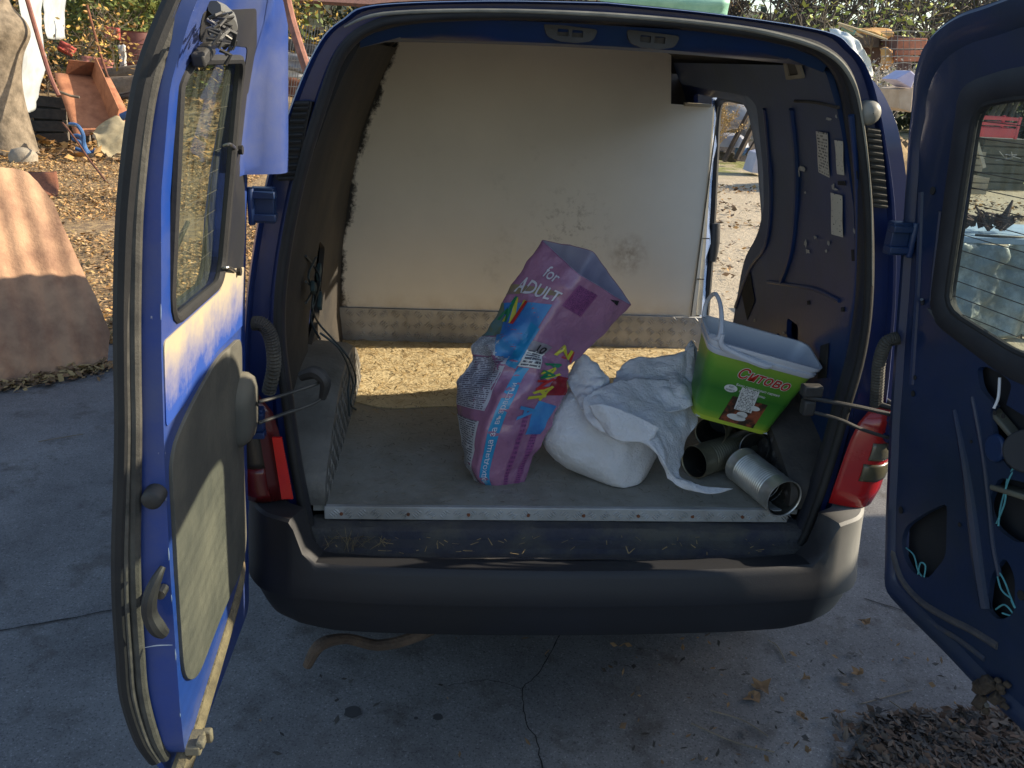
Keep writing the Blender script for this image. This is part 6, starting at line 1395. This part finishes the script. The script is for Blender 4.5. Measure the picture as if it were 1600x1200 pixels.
# table draped in plastic with roots on it
tq = thing('covered_table', 'table with pale blue top draped in clear grey plastic behind the right door', 'table', tuple(aZ(1540, 540)))
TY = 3.9; ta = aY(1508, 375, TY); tb2 = aY(1700, 400, TY); TZ = ta.z
print('table', ta, TZ)
MB().box((ta.x+.62, TY+.33, TZ), (1.24, .66, .045)).build('table_top', mat('pale_blue_top', (.40,.50,.60), (.32,.42,.52), 4, .4), tq, bevel=.006)
for x in (.06, 1.18):
    for y in (.05, .6): MB().box((ta.x+x, TY+y, TZ/2), (.05, .05, TZ)).build('leg', WOOD, tq)
PLA = mat('grey_plastic_drape', (.22,.25,.24), (.40,.44,.42), 9, .35, .3, 25, coat=.3, thr=(.45,.62))
rows = []
for j in range(6):
    v = j/5; rows.append([Vector((ta.x-.02+1.28*i/9-.05*v, TY-.03-.10*v+.05*math.sin(i*2.3+j*.6), TZ-.02-(TZ-.05)*v)) for i in range(10)])
sheet('plastic_drape', rows, PLA, tq, n=5, amp=.06, nsc=7)
rows = []
for j in range(5):
    v = j/4; rows.append([Vector((ta.x-.04-.09*v+.03*math.sin(i*2+j), TY-.02+.7*i/4, TZ-.02-(TZ-.05)*v)) for i in range(5)])
sheet('plastic_drape', rows, PLA, tq, n=5, amp=.05, nsc=7)
rt = MB(); r = random.Random(8); c = Vector((ta.x+.22, TY+.2, TZ+.05))
for k in range(30):
    p = c+Vector((r.gauss(.06, .10), r.gauss(0, .05), r.random()*.05)); rt.tube([p, p+Vector((r.gauss(0, .05), r.gauss(0, .03), .03+.04*r.random())), p+Vector((r.gauss(0, .10), r.gauss(0, .05), .02+.10*r.random()))], [.018, .014, .006], 5)
rt.tube([c+Vector((.16, 0, 0)), c+Vector((.18, 0, .12)), c+Vector((.20, 0, .22))], [.035, .025, .006], 6)
tag(rt.build('tree_root', mat('dark_root', (.055,.03,.025), (.09,.05,.04), 9, .95), None, smooth=40), 'dark gnarled root lying on the pale blue table', 'root')
tag(tube('black_cable', [Vector((ta.x+.1, TY+.05, TZ+.03)), Vector((ta.x+.35, TY+.0, TZ+.035)), Vector((ta.x+.55, TY+.1, TZ+.04)), Vector((ta.x+.62, TY+.3, TZ+.16)), Vector((ta.x+.8, TY+.3, TZ+.05))], .009, BLK, None), 'black cable looped over the pale blue table', 'cable')
# ================================================================== LEAF LITTER
def litter(name, n, pick, mts, size, label, cat, seed=1, z=.01, zf=None):
    for i, mt in enumerate(mts):
        r = random.Random(seed+i); V = []; F = []; k = 0; tr_ = 0
        while k < n//len(mts) and tr_ < n*20:
            tr_ += 1; q = pick(r)
            if q is None: continue
            x, y = q; a = r.random()*math.tau; s = size*(.5+r.random()); d = Vector((math.cos(a), math.sin(a), r.gauss(0, .25))); e = Vector((-math.sin(a), math.cos(a), r.gauss(0, .5)))*(.25+.35*r.random()); c = Vector((x, y, (zf(x, y) if zf else z)+abs(r.gauss(0, .5))*s+.004))
            b = len(V); V += [c-d*s, c+e*s-d*s*.1, c+d*s+Vector((0, 0, r.random()*s*.5)), c-e*s+Vector((0, 0, r.random()*s*.4))]; F += [(b, b+1, b+2), (b, b+2, b+3)]; k += 1
        tag(obj(name, V, F, mt, None, smooth=0), label, cat, kind='stuff')
def nn_(x, y, s, o=0): return noise.noise(Vector((x*s, y*s, o)))
def pk_left(r):
    u = r.random()**1.5; y = 3.2+11.5*u; x = r.uniform(-9.5, -1.9)*(.35+.65*u) if y < 9 else r.uniform(-9.5, -3)
    if x > -2.3 and y < 4.2: return None
    d = .5+nn_(x, y, .8)*1.2+(y > 7.5)*.5
    return (x, y) if r.random() < d else None
litter('leaf_litter', 60000, pk_left, [LEAFO, mat('pale_orange_leaf', (.62,.38,.16), (.45,.25,.1), 8, .9), LEAFB, DRY, mat('tan_leaf', (.44,.30,.16), (.3,.2,.1), 8, .9)], .019, 'thick litter of orange and brown leaves left of the concrete', 'leaf litter', 5)
def pk_far(r):
    x, y = r.uniform(-13, -3), r.uniform(11.5, 20); return (x, y)
litter('leaf_litter', 7000, pk_far, [LEAFO, LEAFB], .07, 'leaves and dry debris over the mound behind the tray', 'leaf litter', 15, zf=lambda x, y: max(.01, .02+.75*(1-((x+9.5)/6.5)**2-((y-17.5)/3.6)**2)*(1+.5*noise.noise(Vector((3*(x+9.5)/6.5, 3*(y-17.5)/3.6, 3))))))
def pk_edge(r):
    t_ = r.random(); p = b0.lerp(b1, t_*1.05); return (p.x+r.gauss(.04, .06), p.y-abs(r.gauss(0, .05)))
litter('leaf_litter', 500, pk_edge, [LEAFB, DRY], .022, 'crumbled leaves along the foot of the corrugated sheet', 'leaf litter', 25)
def pk_rt(r):
    p = aZ(r.uniform(1300, 1640), r.uniform(1115, 1235)); x, y = p.x, p.y
    e = aZ(1330+(1600-1330)*0, 1200)
    px_edge = (x-.52)*.55+y
    return (x, y) if r.random() < .05+1.1*max(0, min(1, ((x-.60)*1.0-(y+.16)*2.6)*1.3+nn_(x, y, 9)*.6)) else None
litter('leaf_litter', 7000, pk_rt, [mat('brown_dead_leaf', (.13,.075,.045), (.06,.04,.025), 12, .9), mat('grey_dead_leaf', (.16,.12,.085), (.08,.06,.045), 12, .9), DARKJ], .013, 'heap of dry brown leaves on the concrete at lower right', 'leaf litter', 35)
def pk_few(r):
    p = aZ(r.uniform(400, 1500), r.uniform(1000, 1200)); return (p.x, p.y) if r.random() < .15+.85*(p.x > .2) else None
litter('leaf_litter', 190, pk_few, [LEAFB, DARKJ], .011, 'scattered crumbs and leaf bits on the concrete behind the bumper', 'leaf litter', 45)
DL = {1352: 'dead leaf lying nearest the right bumper corner on the concrete', 1190: 'largest curled dead leaf on the concrete below the bumper right half', 1178: 'dead leaf touching the lower side of the largest curled leaf', 1340: 'small dead leaf below the pale paper flake right of the bumper', 1492: 'red brown dead leaf at the edge of the leaf heap', 1120: 'tiny dead leaf just under the bumper lower edge', 1250: 'small dead leaf between the largest leaf and the leaf heap', 1260: 'tiny dead leaf right of the largest curled leaf'}
for px, py, s in ((1352, 975, .022), (1190, 1075, .032), (1178, 1090, .03), (1340, 1052, .02), (1492, 1130, .028), (1120, 985, .016), (1250, 1120, .02), (1260, 1060, .016)):
    p = aZ(px, py, .012); r = random.Random(px); V = []
    for k in range(9):
        a = k*math.tau/9; q = s*(.45+.9*(k % 2)*r.random()+.2); V.append(p+Vector((q*math.cos(a), q*math.sin(a)*.8, .018*r.random())))
    tag(obj('dead_leaf', V+[p+Vector((0, 0, .004))], [(k, (k+1) % 9, 9) for k in range(9)], LEAFB, None, smooth=0, solid=.0008), DL[px], 'leaf', 'curled dead leaves on the concrete')
TWL = {(1275,1180): 'shortest fallen twig beside the leaf heap', (1345,1100): 'reddish fallen twig above the leaf heap', (1390,1095): 'fallen twig slanting down just above the leaf heap', (1080,1130): 'long fallen twig under the largest curled leaf', (1110,1110): 'fallen twig right beside the longer one near the crack', (60,690): 'fallen twig on the concrete left of the open left door', (1200,1000): 'fallen twig just below the bumper right half'}
for pts, in (([(1275,1180),(1370,1090),(1480,1125)],), ([(1345,1100),(1400,1085),(1425,1078)],), ([(1390,1095),(1412,1110),(1436,1132)],), ([(1080,1130),(1150,1160),(1210,1175)],), ([(1110,1110),(1160,1125),(1200,1150)],), ([(60,690),(100,683),(130,678)],), ([(1200,1000),(1215,1010),(1228,1035)],)):
    tag(tube('fallen_twig', [aZ(x, y, .012) for x, y in pts[:3]] if pts[0] != (1275,1180) else [aZ(1330,1135,.012), aZ(1352,1130,.014), aZ(1372,1124,.012)], .0022, TWIG, None), TWL[pts[0]], 'twig', 'fallen twigs on the concrete')
for px, py, s in ((551, 1112, .024), (684, 1120, .014), (650, 1122, .006)):
    p = aZ(px, py, .0075); tag(obj('oil_spot', [p+Vector((s*math.cos(k*.5236)*(1+.15*math.sin(k*3)), s*math.sin(k*.5236), 0)) for k in range(12)], [tuple(range(12))], mat('oil', (.055,.052,.05), rough=.8), None, smooth=0), None, None, kind='structure')

def pk_sand(r):
    x, y = r.uniform(1.5, 9), r.uniform(3.8, 12); return (x, y) if r.random() < .25+nn_(x, y, .9)*.9+(y > 8)*.3 else None
litter('leaf_litter', 4200, pk_sand, [LEAFB, mat('brown_dead_leaf', (.13,.075,.045)), LEAFO], .03, 'thin scatter of brown leaves on the pale ground beyond the sliding door', 'leaf litter', 55)
